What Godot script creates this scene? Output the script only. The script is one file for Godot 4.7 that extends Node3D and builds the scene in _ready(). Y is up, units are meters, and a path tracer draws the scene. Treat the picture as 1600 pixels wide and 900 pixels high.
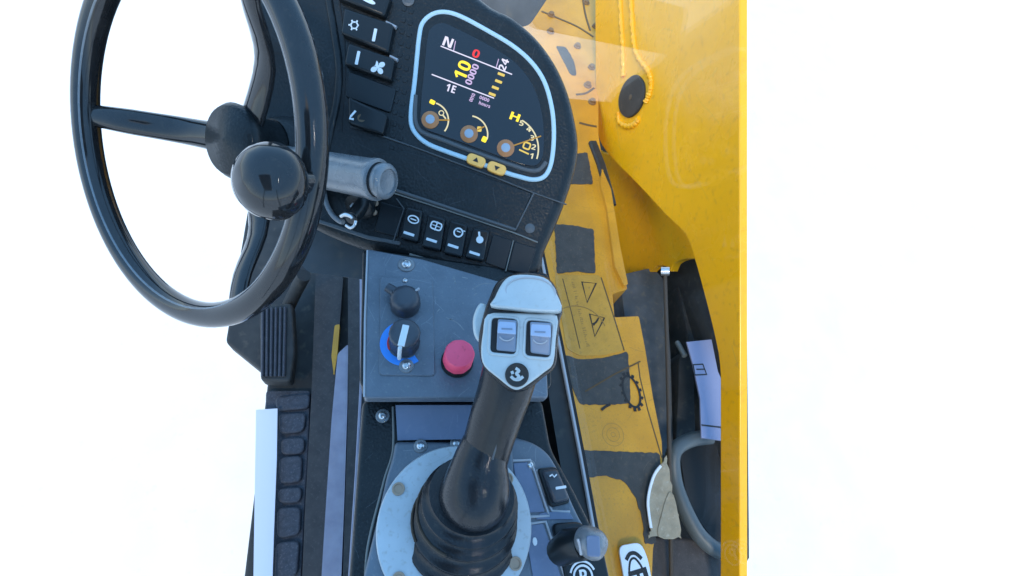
extends Node3D
# Inside the cab of a yellow loading machine: dashboard, side console with joystick, and the boom seen through the side window.

const DASH := Transform3D(Vector3(0.92050, 0.00000, 0.39073), Vector3(0.34500, 0.46947, -0.81276), Vector3(-0.18344, 0.88295, 0.43215), Vector3(0.08573, 1.70848, -0.39268))
const CONSOLE := Transform3D(Vector3(1.00000, 0.00000, 0.00000), Vector3(0.00000, 0.00000, -1.00000), Vector3(0.00000, 1.00000, 0.00000), Vector3(0.00000, 1.65000, 0.00000))
const BASE := Transform3D(Vector3(1.00000, 0.00000, 0.00000), Vector3(0.00000, 0.00000, -1.00000), Vector3(0.00000, 1.00000, 0.00000), Vector3(0.00000, 1.60000, 0.00000))
const BLOCK := Transform3D(Vector3(1.00000, 0.00000, 0.00000), Vector3(0.00000, 0.00000, -1.00000), Vector3(0.00000, 1.00000, 0.00000), Vector3(0.00000, 1.61000, 0.00000))
const SWITCHES := Transform3D(Vector3(1.00000, 0.00000, 0.00000), Vector3(0.00000, 0.00000, -1.00000), Vector3(0.00000, 1.00000, 0.00000), Vector3(0.00000, 1.60500, 0.00000))
const RAIL := Transform3D(Vector3(1.00000, 0.00000, 0.00000), Vector3(0.00000, 0.00000, -1.00000), Vector3(0.00000, 1.00000, 0.00000), Vector3(0.00000, 1.15000, 0.00000))
const RAIL2 := Transform3D(Vector3(1.00000, 0.00000, 0.00000), Vector3(0.00000, 0.00000, -1.00000), Vector3(0.00000, 1.00000, 0.00000), Vector3(0.00000, 1.05000, 0.00000))
const LABEL := Transform3D(Vector3(1.00000, 0.00000, 0.00000), Vector3(0.00000, 0.00000, -1.00000), Vector3(0.00000, 1.00000, 0.00000), Vector3(0.00000, 1.16500, 0.00000))
const PAN := Transform3D(Vector3(1.00000, 0.00000, 0.00000), Vector3(0.00000, 0.00000, -1.00000), Vector3(0.00000, 1.00000, 0.00000), Vector3(0.00000, 0.85000, 0.00000))
const FLOOR := Transform3D(Vector3(1.00000, 0.00000, 0.00000), Vector3(0.00000, 0.00000, -1.00000), Vector3(0.00000, 1.00000, 0.00000), Vector3(0.00000, 1.00000, 0.00000))
const BOOM := Transform3D(Vector3(0.00000, 0.00000, 1.00000), Vector3(0.00000, 1.00000, -0.00000), Vector3(-1.00000, 0.00000, 0.00000), Vector3(0.55000, 1.20000, 0.00000))
const INNER := Transform3D(Vector3(0.00000, 0.00000, 1.00000), Vector3(0.00000, 1.00000, -0.00000), Vector3(-1.00000, 0.00000, 0.00000), Vector3(0.63000, 1.10000, 0.00000))
const GLASS := Transform3D(Vector3(0.00000, 0.00000, 1.00000), Vector3(0.00000, 1.00000, -0.00000), Vector3(-1.00000, 0.00000, 0.00000), Vector3(0.21700, 1.45000, 0.00000))
const WHEEL := Transform3D(Vector3(0.76512, 0.57108, 0.29740), Vector3(-0.09278, 0.55486, -0.82676), Vector3(-0.63716, 0.60498, 0.47752), Vector3(-0.17775, 1.69981, -0.32498))
const HEAD := Transform3D(Vector3(0.96379, 0.21336, 0.15993), Vector3(0.09511, 0.28525, -0.95372), Vector3(-0.24911, 0.93440, 0.25463), Vector3(0.07811, 1.76037, -0.11544))
const COWL := Transform3D(Vector3(1.00000, 0.00000, 0.00000), Vector3(0.00000, 0.80000, -0.60000), Vector3(0.00000, 0.60000, 0.80000), Vector3(0.20192, 1.57234, -0.76552))

var M := {}
var used := {}

# ---------------------------------------------------------------- shapes
func v2(a: Array) -> PackedVector2Array:
	var r := PackedVector2Array()
	for i in range(0, a.size(), 2):
		r.append(Vector2(a[i], a[i + 1]))
	return r

func ccw(p: PackedVector2Array) -> PackedVector2Array:
	var s := 0.0
	for i in p.size():
		s += p[i].cross(p[(i + 1) % p.size()])
	var q := p.duplicate()
	if s < 0:
		q.reverse()
	return q

func smooth(p: PackedVector2Array, n := 5, closed := true) -> PackedVector2Array:
	var r := PackedVector2Array()
	var c := p.size()
	for i in (c if closed else c - 1):
		var a := p[(i - 1 + c) % c] if closed or i > 0 else p[0]
		var d := p[(i + 2) % c] if closed or i + 2 < c else p[c - 1]
		for k in n:
			r.append(p[i].cubic_interpolate(p[(i + 1) % c], a, d, float(k) / n))
	if not closed:
		r.append(p[c - 1])
	return r

func smooth3(p: Array, n := 6) -> Array:
	var r := []
	for i in p.size() - 1:
		var a: Vector3 = p[maxi(i - 1, 0)]
		var d: Vector3 = p[mini(i + 2, p.size() - 1)]
		for k in n:
			r.append((p[i] as Vector3).cubic_interpolate(p[i + 1], a, d, float(k) / n))
	r.append(p[-1])
	return r

func rounded(p: PackedVector2Array, r: float, n := 4) -> PackedVector2Array:
	var out := PackedVector2Array()
	var c := p.size()
	for i in c:
		var a := p[(i - 1 + c) % c] - p[i]
		var b := p[(i + 1) % c] - p[i]
		var t := minf(r, 0.48 * minf(a.length(), b.length()))
		var s := p[i] + a.normalized() * t
		var e := p[i] + b.normalized() * t
		for k in n + 1:
			var f := float(k) / n
			out.append(s.lerp(p[i], f).lerp(p[i].lerp(e, f), f))
	return out

func rrect(c: Vector2, w: float, h: float, r: float, turn := 0.0, n := 4) -> PackedVector2Array:
	var p := PackedVector2Array()
	for q in [Vector2(-w, -h), Vector2(w, -h), Vector2(w, h), Vector2(-w, h)]:
		p.append(c + (q * 0.5).rotated(turn))
	return rounded(p, r, n)

func circle(c: Vector2, r: float, n := 32, ry := -1.0, turn := 0.0) -> PackedVector2Array:
	var p := PackedVector2Array()
	for i in n:
		p.append(c + (Vector2(cos(TAU * i / n) * r, sin(TAU * i / n) * (r if ry < 0 else ry))).rotated(turn))
	return p

func arc(c: Vector2, r: float, a0: float, a1: float, n := 16) -> PackedVector2Array:
	var p := PackedVector2Array()
	for i in n + 1:
		var a := deg_to_rad(lerpf(a0, a1, float(i) / n))
		p.append(c + Vector2(cos(a), sin(a)) * r)
	return p

class Builder:
	var v := PackedVector3Array()
	var nn := PackedVector3Array()
	var ix := PackedInt32Array()
	func vert(p: Vector3, n: Vector3) -> int:
		v.append(p); nn.append(n)
		return v.size() - 1
	func tri(a: int, b: int, c: int) -> void:
		# wound so that Godot's clockwise front is on the side of the normals
		var g := (v[b] - v[a]).cross(v[c] - v[a])
		if g.dot(nn[a] + nn[b] + nn[c]) > 0:
			ix.append_array(PackedInt32Array([a, c, b]))
		else:
			ix.append_array(PackedInt32Array([a, b, c]))
	func quad(a: int, b: int, c: int, d: int) -> void:
		tri(a, b, c); tri(a, c, d)
	func mesh() -> ArrayMesh:
		var arr := []
		arr.resize(Mesh.ARRAY_MAX)
		arr[Mesh.ARRAY_VERTEX] = v; arr[Mesh.ARRAY_NORMAL] = nn; arr[Mesh.ARRAY_INDEX] = ix
		var m := ArrayMesh.new()
		m.add_surface_from_arrays(Mesh.PRIMITIVE_TRIANGLES, arr)
		return m

func edge_normals(p: PackedVector2Array) -> Array:
	# for every edge its two end normals (averaged where the outline is smooth), and for every corner its mitred offset
	var c := p.size()
	var en := []
	for i in c:
		var d := p[(i + 1) % c] - p[i]
		en.append(Vector2(d.y, -d.x).normalized())
	var a := []; var b := []; var off := []
	for i in c:
		var pr: Vector2 = en[(i - 1 + c) % c]
		var nx: Vector2 = en[(i + 1) % c]
		var me: Vector2 = en[i]
		a.append((pr + me).normalized() if pr.dot(me) > 0.72 else me)
		b.append((nx + me).normalized() if nx.dot(me) > 0.72 else me)
		var mid := (pr + me).normalized()
		off.append(mid / maxf(mid.dot(me), 0.5))
	return [a, b, off]

# a slab over an outline, its front edge rounded
func plate(p0: PackedVector2Array, z0: float, z1: float, bev := 0.0, seg := 3, into: Builder = null) -> Builder:
	var m := into if into else Builder.new()
	var p := ccw(p0)
	var c := p.size()
	var e := edge_normals(p)
	var rows := [[0.0, z0, 0.0]]
	if bev <= 0:
		rows.append([0.0, z1, 0.0])
	else:
		for k in seg + 1:
			var t := PI / 2 * k / seg
			rows.append([bev * (1 - cos(t)), z1 - bev + bev * sin(t), t])
	for i in c:
		var j := (i + 1) % c
		for k in rows.size() - 1:
			var q := []
			for w in [[i, k, 0], [j, k, 1], [j, k + 1, 1], [i, k + 1, 0]]:
				var row: Array = rows[w[1]]
				var pos: Vector2 = p[w[0]] - e[2][w[0]] * row[0]
				var n2: Vector2 = e[w[2]][i]
				q.append(m.vert(Vector3(pos.x, pos.y, row[1]), Vector3(n2.x * cos(row[2]), n2.y * cos(row[2]), sin(row[2]))))
			m.quad(q[0], q[1], q[2], q[3])
	for side in 2:
		var cap := PackedVector2Array()
		for i in c:
			cap.append(p[i] - e[2][i] * (bev if side == 0 else 0.0))
		var t := Geometry2D.triangulate_polygon(cap)
		if t.is_empty():
			cap = p
			t = Geometry2D.triangulate_polygon(p)
		var s := m.v.size()
		for q in cap:
			m.vert(Vector3(q.x, q.y, z1 if side == 0 else z0), Vector3(0, 0, 1 if side == 0 else -1))
		for k in range(0, t.size(), 3):
			m.tri(s + t[k], s + t[k + 1], s + t[k + 2])
	return m

# a body over a star-shaped outline with a shaped top z = f(p)
func dome(p0: PackedVector2Array, z0: float, f: Callable, bev := 0.0015, into: Builder = null) -> Builder:
	var m := into if into else Builder.new()
	var p := ccw(p0)
	var c := p.size()
	var e := edge_normals(p)
	var mid := Vector2()
	for q in p:
		mid += q / c
	var rings := []
	rings.append([p, -1.0])
	for k in 4:
		var t := PI / 2 * k / 3
		var q := PackedVector2Array()
		for i in c:
			q.append(p[i] - e[2][i] * bev * (1 - cos(t)))
		rings.append([q, t])
	var inner: PackedVector2Array = rings[-1][0]
	for s in [0.85, 0.68, 0.5, 0.32, 0.15]:
		var q := PackedVector2Array()
		for i in c:
			q.append(mid.lerp(inner[i], s))
		rings.append([q, PI / 2])
	var ids := []
	for r in rings:
		var row := []
		for i in c:
			var q: Vector2 = r[0][i]
			var z := z0
			var n := Vector3((e[0][i] as Vector2).x, (e[0][i] as Vector2).y, 0)
			if r[1] >= 0:
				var h := 0.0002
				var fz: float = f.call(q)
				var top := Vector3(fz - f.call(q + Vector2(h, 0)), fz - f.call(q + Vector2(0, h)), h).normalized()
				z = fz - bev + bev * sin(r[1])
				n = (n * cos(r[1]) + top * sin(r[1])).normalized()
			row.append(m.vert(Vector3(q.x, q.y, z), n))
		ids.append(row)
	for k in ids.size() - 1:
		for i in c:
			m.quad(ids[k][i], ids[k][(i + 1) % c], ids[k + 1][(i + 1) % c], ids[k + 1][i])
	var o := m.vert(Vector3(mid.x, mid.y, f.call(mid)), Vector3(0, 0, 1))
	for i in c:
		m.tri(ids[-1][i], ids[-1][(i + 1) % c], o)
	return m

# a band of width w and height h laid along a line on a plane
func strip(p: PackedVector2Array, w: float, h: float, closed := false, z0 := 0.0, into: Builder = null) -> Builder:
	var m := into if into else Builder.new()
	var c := p.size()
	var ch := minf(w, h) * 0.35
	var sec := [Vector2(-w / 2, z0), Vector2(-w / 2, z0 + h - ch), Vector2(-w / 2 + ch, z0 + h), Vector2(w / 2 - ch, z0 + h), Vector2(w / 2, z0 + h - ch), Vector2(w / 2, z0)]
	var ids := []
	for i in c:
		var a := p[(i - 1 + c) % c] if closed or i > 0 else p[0]
		var b := p[(i + 1) % c] if closed or i < c - 1 else p[c - 1]
		var d := (b - a).normalized()
		var n := Vector2(d.y, -d.x)
		var row := []
		for k in 5:
			var s: Vector2 = sec[k]; var t: Vector2 = sec[k + 1]
			var nr := Vector2(-(t.y - s.y), t.x - s.x).normalized()
			for q in [s, t]:
				row.append(m.vert(Vector3(p[i].x + n.x * q.x, p[i].y + n.y * q.x, q.y), Vector3(n.x * nr.x, n.y * nr.x, nr.y)))
		ids.append(row)
	for i in (c if closed else c - 1):
		var j := (i + 1) % c
		for k in 5:
			m.quad(ids[i][k * 2], ids[j][k * 2], ids[j][k * 2 + 1], ids[i][k * 2 + 1])
	if not closed:
		for e in [0, c - 1]:
			var d := (p[1] - p[0]) if e == 0 else (p[c - 2] - p[c - 1])
			d = -d.normalized()
			var n := Vector2((p[1] - p[0]).y, -(p[1] - p[0]).x).normalized() if e == 0 else Vector2((p[c - 1] - p[c - 2]).y, -(p[c - 1] - p[c - 2]).x).normalized()
			var s := m.v.size()
			for q in sec:
				m.vert(Vector3(p[e].x + n.x * q.x, p[e].y + n.y * q.x, q.y), Vector3(d.x, d.y, 0))
			for k in range(1, 5):
				m.tri(s, s + k, s + k + 1)
	return m

# a tube along points with a radius each
func tube(c: Array, r: Variant, sides := 12, closed := false, flat := 1.0, hint := Vector3(0.01, 0.02, 1), into: Builder = null) -> Builder:
	var m := into if into else Builder.new()
	var n := c.size()
	var ids := []
	var up := hint
	for i in n:
		var a: Vector3 = c[(i - 1 + n) % n] if closed or i > 0 else c[0]
		var b: Vector3 = c[(i + 1) % n] if closed or i < n - 1 else c[n - 1]
		var d := (b - a).normalized()
		var x := d.cross(hint if closed else up).normalized()
		var y := x.cross(d).normalized()
		up = y
		var rad: float = r[i] if r is Array else r
		var slope := 0.0
		if r is Array and (b - a).length() > 1e-6:
			slope = (r[mini(i + 1, n - 1)] - r[maxi(i - 1, 0)]) / (b - a).length()
		var row := []
		for k in sides:
			var t := TAU * k / sides
			var o := x * cos(t) + y * sin(t) * flat
			row.append(m.vert((c[i] as Vector3) + o * rad, (x * cos(t) * flat + y * sin(t) - d * slope).normalized()))
		ids.append(row)
	for i in (n if closed else n - 1):
		for k in sides:
			m.quad(ids[i][k], ids[i][(k + 1) % sides], ids[(i + 1) % n][(k + 1) % sides], ids[(i + 1) % n][k])
	if not closed:
		for e in [0, n - 1]:
			var d: Vector3 = (c[0] - c[1]).normalized() if e == 0 else (c[n - 1] - c[n - 2]).normalized()
			var s := m.v.size()
			for k in sides:
				m.vert(m.v[ids[e][k]], d)
			var o := m.vert(c[e], d)
			for k in sides:
				m.tri(s + k, s + (k + 1) % sides, o)
	return m

# a turned shape about its own z axis; profile points are (radius, height)
func lathe(prof: PackedVector2Array, n := 32, into: Builder = null, wob: Variant = null) -> Builder:
	var m := into if into else Builder.new()
	var c := prof.size()
	var nr := []
	for i in c - 1:
		var d := prof[i + 1] - prof[i]
		nr.append(Vector2(d.y, -d.x).normalized())
	for i in c - 1:
		var na: Vector2 = nr[i]; var nb: Vector2 = nr[i]
		if i > 0 and nr[i - 1].dot(nr[i]) > 0.6:
			na = (nr[i - 1] + nr[i]).normalized()
		if i < c - 2 and nr[i + 1].dot(nr[i]) > 0.6:
			nb = (nr[i + 1] + nr[i]).normalized()
		var ra := []; var rb := []
		for k in n:
			var t := TAU * k / n
			var u := Vector2(cos(t), sin(t))
			var g: float = wob.call(t) if wob != null else 1.0
			ra.append(m.vert(Vector3(u.x * prof[i].x * g, u.y * prof[i].x * g, prof[i].y), Vector3(u.x * na.x, u.y * na.x, na.y)))
			rb.append(m.vert(Vector3(u.x * prof[i + 1].x * g, u.y * prof[i + 1].x * g, prof[i + 1].y), Vector3(u.x * nb.x, u.y * nb.x, nb.y)))
		for k in n:
			var l := (k + 1) % n
			if prof[i].x > 1e-6:
				m.tri(ra[k], ra[l], rb[l])
			if prof[i + 1].x > 1e-6:
				m.tri(ra[k], rb[l], rb[k])
	return m

func axis_frame(at: Vector3, z: Vector3, hint := Vector3(0, 1, 0.01)) -> Transform3D:
	var n := z.normalized()
	var x := hint.cross(n).normalized()
	return Transform3D(x, n.cross(x), n, at)

func on(f: Transform3D, p: Vector2, z := 0.0, turn := 0.0) -> Transform3D:
	return f * Transform3D(Basis(Vector3(0, 0, 1), turn), Vector3(p.x, p.y, z))

# ---------------------------------------------------------------- objects
func numbered(called: String, parent: Node) -> String:
	var key := "%d/%s" % [parent.get_instance_id(), called]
	used[key] = used.get(key, -1) + 1
	return called if used[key] == 0 else "%s_%03d" % [called, used[key]]

func thing(called: String, label: String, category: String, at: Vector3, group := "") -> Node3D:
	var o := Node3D.new()
	o.name = numbered(called, self)
	add_child(o, true)
	o.position = at
	o.set_meta("label", label); o.set_meta("category", category)
	if group:
		o.set_meta("group", group)
	return o

func part(parent: Node3D, called: String, b: Variant, m: Material, xf := Transform3D.IDENTITY, label := "") -> MeshInstance3D:
	var o := MeshInstance3D.new()
	o.name = numbered(called, parent)
	var mesh: Mesh = b.mesh() if b is Builder else b
	o.mesh = mesh
	o.material_override = m
	parent.add_child(o, true)
	o.global_transform = xf
	if label:
		o.set_meta("label", label)
	return o

func words(parent: Node3D, called: String, s: String, high: float, m: Material, xf: Transform3D, wide := 1.0, bold := true) -> MeshInstance3D:
	var t := TextMesh.new()
	var f := SystemFont.new()
	f.font_names = PackedStringArray(["Droid Sans"])
	f.font_weight = 700 if bold else 400
	t.font = f
	t.text = s
	t.font_size = 32
	t.pixel_size = high / 23.0
	t.depth = 0.0004
	t.curve_step = 2.0
	return part(parent, called, t, m, xf * Transform3D(Basis.from_scale(Vector3(wide, 1, 1)), Vector3()))

# ---------------------------------------------------------------- materials
func lin(r: float, g: float, b: float) -> Color:
	return Color(r, g, b).linear_to_srgb()

func speckled(sd: int, size: int, f1: float, a: Color, b: Color, f2 := 0.0, dust := Color(), much := 0.0, scratches := 0, scratch := Color()) -> ImageTexture:
	var n1 := FastNoiseLite.new()
	n1.seed = sd; n1.frequency = f1; n1.fractal_octaves = 4
	var i1 := n1.get_seamless_image(size, size)
	var i2: Image = null
	if f2 > 0:
		var n2 := FastNoiseLite.new()
		n2.seed = sd + 7; n2.frequency = f2; n2.fractal_octaves = 3
		i2 = n2.get_seamless_image(size, size)
	var im := Image.create(size, size, false, Image.FORMAT_RGB8)
	for y in size:
		for x in size:
			var c := a.lerp(b, i1.get_pixel(x, y).r)
			if i2:
				var d := i2.get_pixel(x, y).r
				c = c.lerp(dust, clampf((d - (1.0 - much)) * 2.6, 0, .75))
			im.set_pixel(x, y, c)
	var rg := RandomNumberGenerator.new()
	rg.seed = sd
	for k in scratches:
		var p := Vector2(rg.randf(), rg.randf()) * size
		var d := Vector2.from_angle(rg.randf() * TAU)
		var al := rg.randf_range(0.15, 0.7)
		for s in rg.randi_range(3, int(size * 0.14)):
			d = d.rotated(rg.randf_range(-0.06, 0.06))
			p += d
			var q := Vector2i(posmod(int(p.x), size), posmod(int(p.y), size))
			im.set_pixelv(q, im.get_pixelv(q).lerp(scratch, al))
	return ImageTexture.create_from_image(im)

func bumps(sd: int, size: int, freq: float, strength: float) -> ImageTexture:
	var n := FastNoiseLite.new()
	n.seed = sd; n.frequency = freq; n.fractal_octaves = 2
	var im := n.get_seamless_image(size, size)
	im.convert(Image.FORMAT_RGBA8)
	im.bump_map_to_normal_map(strength)
	return ImageTexture.create_from_image(im)

func mat(called: String, c: Color, rough: float, metal := 0.0, tex: Texture2D = null, scale := 8.0, bump: Texture2D = null, bscale := 40.0, bdeep := 0.4, rtex: Texture2D = null) -> StandardMaterial3D:
	var m := StandardMaterial3D.new()
	m.resource_name = called
	m.albedo_color = c
	m.roughness = rough
	m.metallic = metal
	if tex or bump:
		m.uv1_triplanar = true
		m.uv1_world_triplanar = true
		m.uv1_scale = Vector3.ONE * scale
	if tex:
		m.albedo_texture = tex
	if bump:
		m.normal_enabled = true
		m.normal_texture = bump
		m.normal_scale = bdeep
	if rtex:
		m.roughness_texture = rtex
	M[called] = m
	return m

func glow(called: String, c: Color, e: float) -> void:
	var m := mat(called, c * 0.3, 0.5)
	m.emission_enabled = true
	m.emission = c
	m.emission_energy_multiplier = e

func make_materials() -> void:
	var black_tex := speckled(3, 512, 0.012, lin(.006, .008, .009), lin(.013, .016, .0175), 0.13, lin(.05, .051, .048), 0.34, 80, lin(.12, .13, .14))
	var grey_tex := speckled(5, 512, 0.01, lin(.085, .108, .135), lin(.125, .15, .18), 0.09, lin(.2, .21, .21), 0.32, 110, lin(.28, .3, .32))
	var rubber_tex := speckled(8, 256, 0.02, lin(.012, .013, .015), lin(.022, .022, .024), 0.07, lin(.06, .05, .04), 0.34)
	var silver_tex := speckled(11, 256, 0.02, lin(.38, .425, .43), lin(.46, .505, .505), 0.09, lin(.34, .34, .32), 0.34, 40, lin(.4, .41, .41))
	var yellow_tex := speckled(14, 512, 0.008, lin(.52, .24, .012), lin(.70, .33, .016), 0.14, lin(.38, .19, .035), 0.36, 70, lin(.25, .13, .03))
	var boom_tex := speckled(15, 512, 0.004, lin(.84, .40, .002), lin(.92, .445, .003), 0.07, lin(.66, .32, .02), 0.36, 70, lin(.62, .36, .06))
	var decal_tex := speckled(17, 512, 0.015, lin(.46, .25, .03), lin(.56, .30, .035), 0.04, lin(.3, .17, .04), 0.33, 40, lin(.6, .42, .15))
	var tape_tex := speckled(19, 256, 0.02, lin(.035, .037, .036), lin(.06, .06, .055), 0.05, lin(.11, .09, .06), 0.34, 30, lin(.15, .13, .09))
	var mat_tex := speckled(21, 256, 0.03, lin(.03, .034, .045), lin(.055, .06, .078), 0.09, lin(.11, .115, .135), 0.4)
	var dark_tex := speckled(23, 256, 0.015, lin(.012, .013, .014), lin(.03, .031, .03), 0.03, lin(.075, .065, .05), 0.36)
	var stone_tex := speckled(25, 512, 0.01, lin(.72, .70, .67), lin(.78, .755, .72), 0.05, lin(.66, .65, .62), 0.25)
	var card_tex := speckled(27, 256, 0.02, lin(.26, .22, .15), lin(.36, .31, .22), 0.05, lin(.45, .41, .33), 0.32, 40, lin(.5, .46, .38))
	var rough_tex := speckled(29, 256, 0.02, Color(.62, .62, .62), Color(1, 1, 1), 0.08, Color(.75, .75, .75), 0.3, 80, Color(.4, .4, .4))
	var grain := bumps(31, 256, 0.25, 3.0)
	var lumps := bumps(33, 256, 0.03, 6.0)
	mat("plastic", Color.WHITE, .44, 0, black_tex, 5, grain, 5, .22, rough_tex)
	mat("rim_black", Color.WHITE, .11, 0, speckled(41, 256, 0.02, lin(.012, .012, .013), lin(.022, .021, .021), 0.05, lin(.05, .04, .03), 0.3), 9, null, 1, 0, rough_tex)
	mat("panel", Color.WHITE, .48, 0, grey_tex, 5.5, grain, 5, .12, rough_tex)
	mat("tile", lin(.8, .85, 1.0), .5, 0, speckled(43, 256, 0.02, lin(.13, .165, .215), lin(.17, .205, .26), 0.06, lin(.22, .24, .27), .3, 30, lin(.35, .37, .4)), 7)
	mat("rubber", Color.WHITE, .28, 0, rubber_tex, 9, grain, 9, .15, rough_tex)
	mat("grip", Color.WHITE, .3, 0, speckled(45, 256, 0.02, lin(.011, .011, .012), lin(.019, .018, .018), 0.08, lin(.04, .034, .026), 0.3), 9, grain, 9, .12, rough_tex)
	mat("silver", Color.WHITE, .5, 0.15, silver_tex, 9, null, 1, 0, rough_tex)
	mat("disc", Color.WHITE, .5, .0, speckled(47, 512, 0.008, lin(.40, .44, .46), lin(.5, .54, .56), 0.06, lin(.34, .34, .32), 0.34, 90, lin(.35, .36, .37)), 5, null, 1, 0, rough_tex)
	mat("chrome", lin(.55, .56, .57), .28, .9, null)
	mat("rust_hole", lin(.2, .15, .1), .7)
	mat("yellow", Color.WHITE, .5, 0, yellow_tex, 2.2, lumps, 2, .05, rough_tex)
	mat("boom", Color.WHITE, .33, 0, boom_tex, 1.3, lumps, 2, .05, rough_tex)
	mat("decal", Color.WHITE, .5, 0, decal_tex, 4)
	mat("tape", Color.WHITE, .7, 0, tape_tex, 6)
	mat("mat", Color.WHITE, .7, 0, mat_tex, 9, lumps, 9, .3)
	mat("dark", Color.WHITE, .65, 0, dark_tex, 4)
	mat("slate", Color.WHITE, .6, 0, speckled(49, 256, 0.02, lin(.04, .048, .055), lin(.075, .085, .095), 0.04, lin(.11, .1, .08), .35), 4)
	mat("ground", Color.WHITE, .9, 0, stone_tex, .7)
	mat("card", Color.WHITE, .85, 0, card_tex, 7, lumps, 7, .5)
	mat("ring_blue", lin(.40, .54, .60), .4)
	mat("screen", lin(.012, .014, .017), .08)
	mat("seam_dust", lin(.19, .19, .175), .9)
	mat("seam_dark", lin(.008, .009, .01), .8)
	mat("ridge", lin(.07, .076, .08), .5)
	mat("rocker", lin(.010, .013, .015), .3)
	mat("print_white", lin(.62, .66, .68), .6)
	mat("print_black", lin(.012, .011, .01), .6)
	mat("print_brown", lin(.10, .06, .02), .7)
	mat("print_faint", lin(.3, .18, .045), .7)
	mat("red_button", Color.WHITE, .5, 0, speckled(51, 128, 0.03, lin(.88, .075, .155), lin(.95, .095, .185), .06, lin(.55, .04, .07), .25), 20)
	mat("blue_band", lin(.03, .24, .72), .5)
	mat("red_band", lin(.5, .03, .03), .5)
	mat("knob", lin(.035, .043, .055), .4)
	mat("button_blue", lin(.15, .195, .26), .38)
	mat("pale_blue", lin(.29, .37, .50), .4)
	mat("tan_button", lin(.95, .47, .10), .45)
	mat("brass", lin(.36, .25, .17), .4, .3)
	mat("copper", lin(.42, .16, .05), .45)
	mat("hub_grey", lin(.3, .36, .42), .4)
	mat("stalk", Color.WHITE, .36, .15, speckled(53, 256, 0.02, lin(.14, .15, .16), lin(.21, .22, .23), .09, lin(.30, .31, .31), .3, 60, lin(.34, .35, .35)), 12, grain, 9, .15, rough_tex)
	mat("paper", lin(.70, .70, .78), .8)
	mat("lavender", lin(.22, .235, .35), .6)
	mat("pale_strip", Color.WHITE, .5, .1, speckled(55, 256, 0.02, lin(.27, .25, .31), lin(.36, .335, .40), .08, lin(.34, .3, .33), .35), 5)
	mat("brown_trim", Color.WHITE, .7, 0, speckled(57, 256, 0.02, lin(.035, .031, .031), lin(.06, .053, .051), .09, lin(.085, .075, .07), .35), 6)
	mat("trim", lin(.36, .37, .39), .45, .2)
	mat("label", lin(.72, .77, .82), .4)
	mat("duct_grey", lin(.07, .088, .095), .5)
	mat("bolt_tan", lin(.20, .11, .04), .6)
	mat("fold_dirt", lin(.06, .042, .028), .9)
	mat("reflection_brown", lin(.045, .034, .024), .7)
	mat("rust", Color.WHITE, .8, 0, speckled(59, 256, 0.03, lin(.06, .045, .03), lin(.13, .085, .045), .05, lin(.16, .13, .09), .3), 8)
	glow("lit_white", Color(.86, .84, .92), .55)
	glow("lit_lilac", Color(.80, .70, .86), .5)
	glow("lit_yellow", Color(.95, .83, .12), .7)
	glow("lit_pale_yellow", Color(.92, .80, .35), .45)
	glow("lit_red", Color(.92, .16, .14), .6)
	glow("lit_cream", Color(.88, .84, .66), .5)
	glow("lit_needle", Color(.72, .55, .14), .4)
	glow("lit_icon", Color(.72, .78, .82), .35)
	for q in ["plastic", "rocker", "rubber", "grip"]:
		(M[q] as StandardMaterial3D).metallic_specular = .38
	var g := StandardMaterial3D.new()
	g.resource_name = "window glass"
	g.albedo_color = Color(.2, .24, .22, .015)
	g.transparency = BaseMaterial3D.TRANSPARENCY_ALPHA
	g.roughness = 0.0
	g.metallic_specular = 0.31
	M["glass"] = g

# ---------------------------------------------------------------- scene
func _ready() -> void:
	var cam := Camera3D.new()
	cam.name = "camera"
	cam.transform = Transform3D(Vector3(0.97433, 0.19896, 0.10535), Vector3(0.00284, 0.45704, -0.88944), Vector3(-0.22511, 0.86691, 0.44474), Vector3(0.00000, 2.05000, 0.00000))
	cam.fov = 2.0 * rad_to_deg(atan(450.0 / 760.0))
	cam.near = 0.02
	cam.far = 400.0
	add_child(cam)
	cam.current = true
	var sky_m := ProceduralSkyMaterial.new()
	sky_m.sky_top_color = Color(.46, .66, .86)
	sky_m.sky_horizon_color = Color(.84, .92, .95)
	sky_m.sky_curve = 0.12
	sky_m.ground_bottom_color = Color(.55, .55, .54)
	sky_m.ground_horizon_color = Color(.75, .78, .8)
	sky_m.energy_multiplier = 1.25
	var sky := Sky.new()
	sky.sky_material = sky_m
	var env := Environment.new()
	env.background_mode = Environment.BG_SKY
	env.sky = sky
	env.ambient_light_source = Environment.AMBIENT_SOURCE_SKY
	env.tonemap_mode = Environment.TONE_MAPPER_LINEAR
	env.tonemap_exposure = 2.2
	env.sdfgi_enabled = true
	env.ssao_enabled = true
	env.ssil_enabled = true
	var we := WorldEnvironment.new()
	we.name = "environment"
	we.environment = env
	add_child(we)
	var sun := DirectionalLight3D.new()
	sun.name = "sun"
	sun.light_energy = 0.5
	sun.light_color = Color(1.0, .965, .91)
	sun.light_angular_distance = 12.0
	sun.shadow_enabled = true
	add_child(sun)
	var travel := Vector3(cos(deg_to_rad(52)) * sin(deg_to_rad(30)), -sin(deg_to_rad(52)), -cos(deg_to_rad(52)) * cos(deg_to_rad(30)))
	sun.look_at_from_position(-travel * 10.0, Vector3(), Vector3.UP)
	make_materials()
	setting()
	cab()
	chassis()
	boom()
	side_window()
	dashboard()
	steering()
	console()
	joystick()
	footwell()

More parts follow.
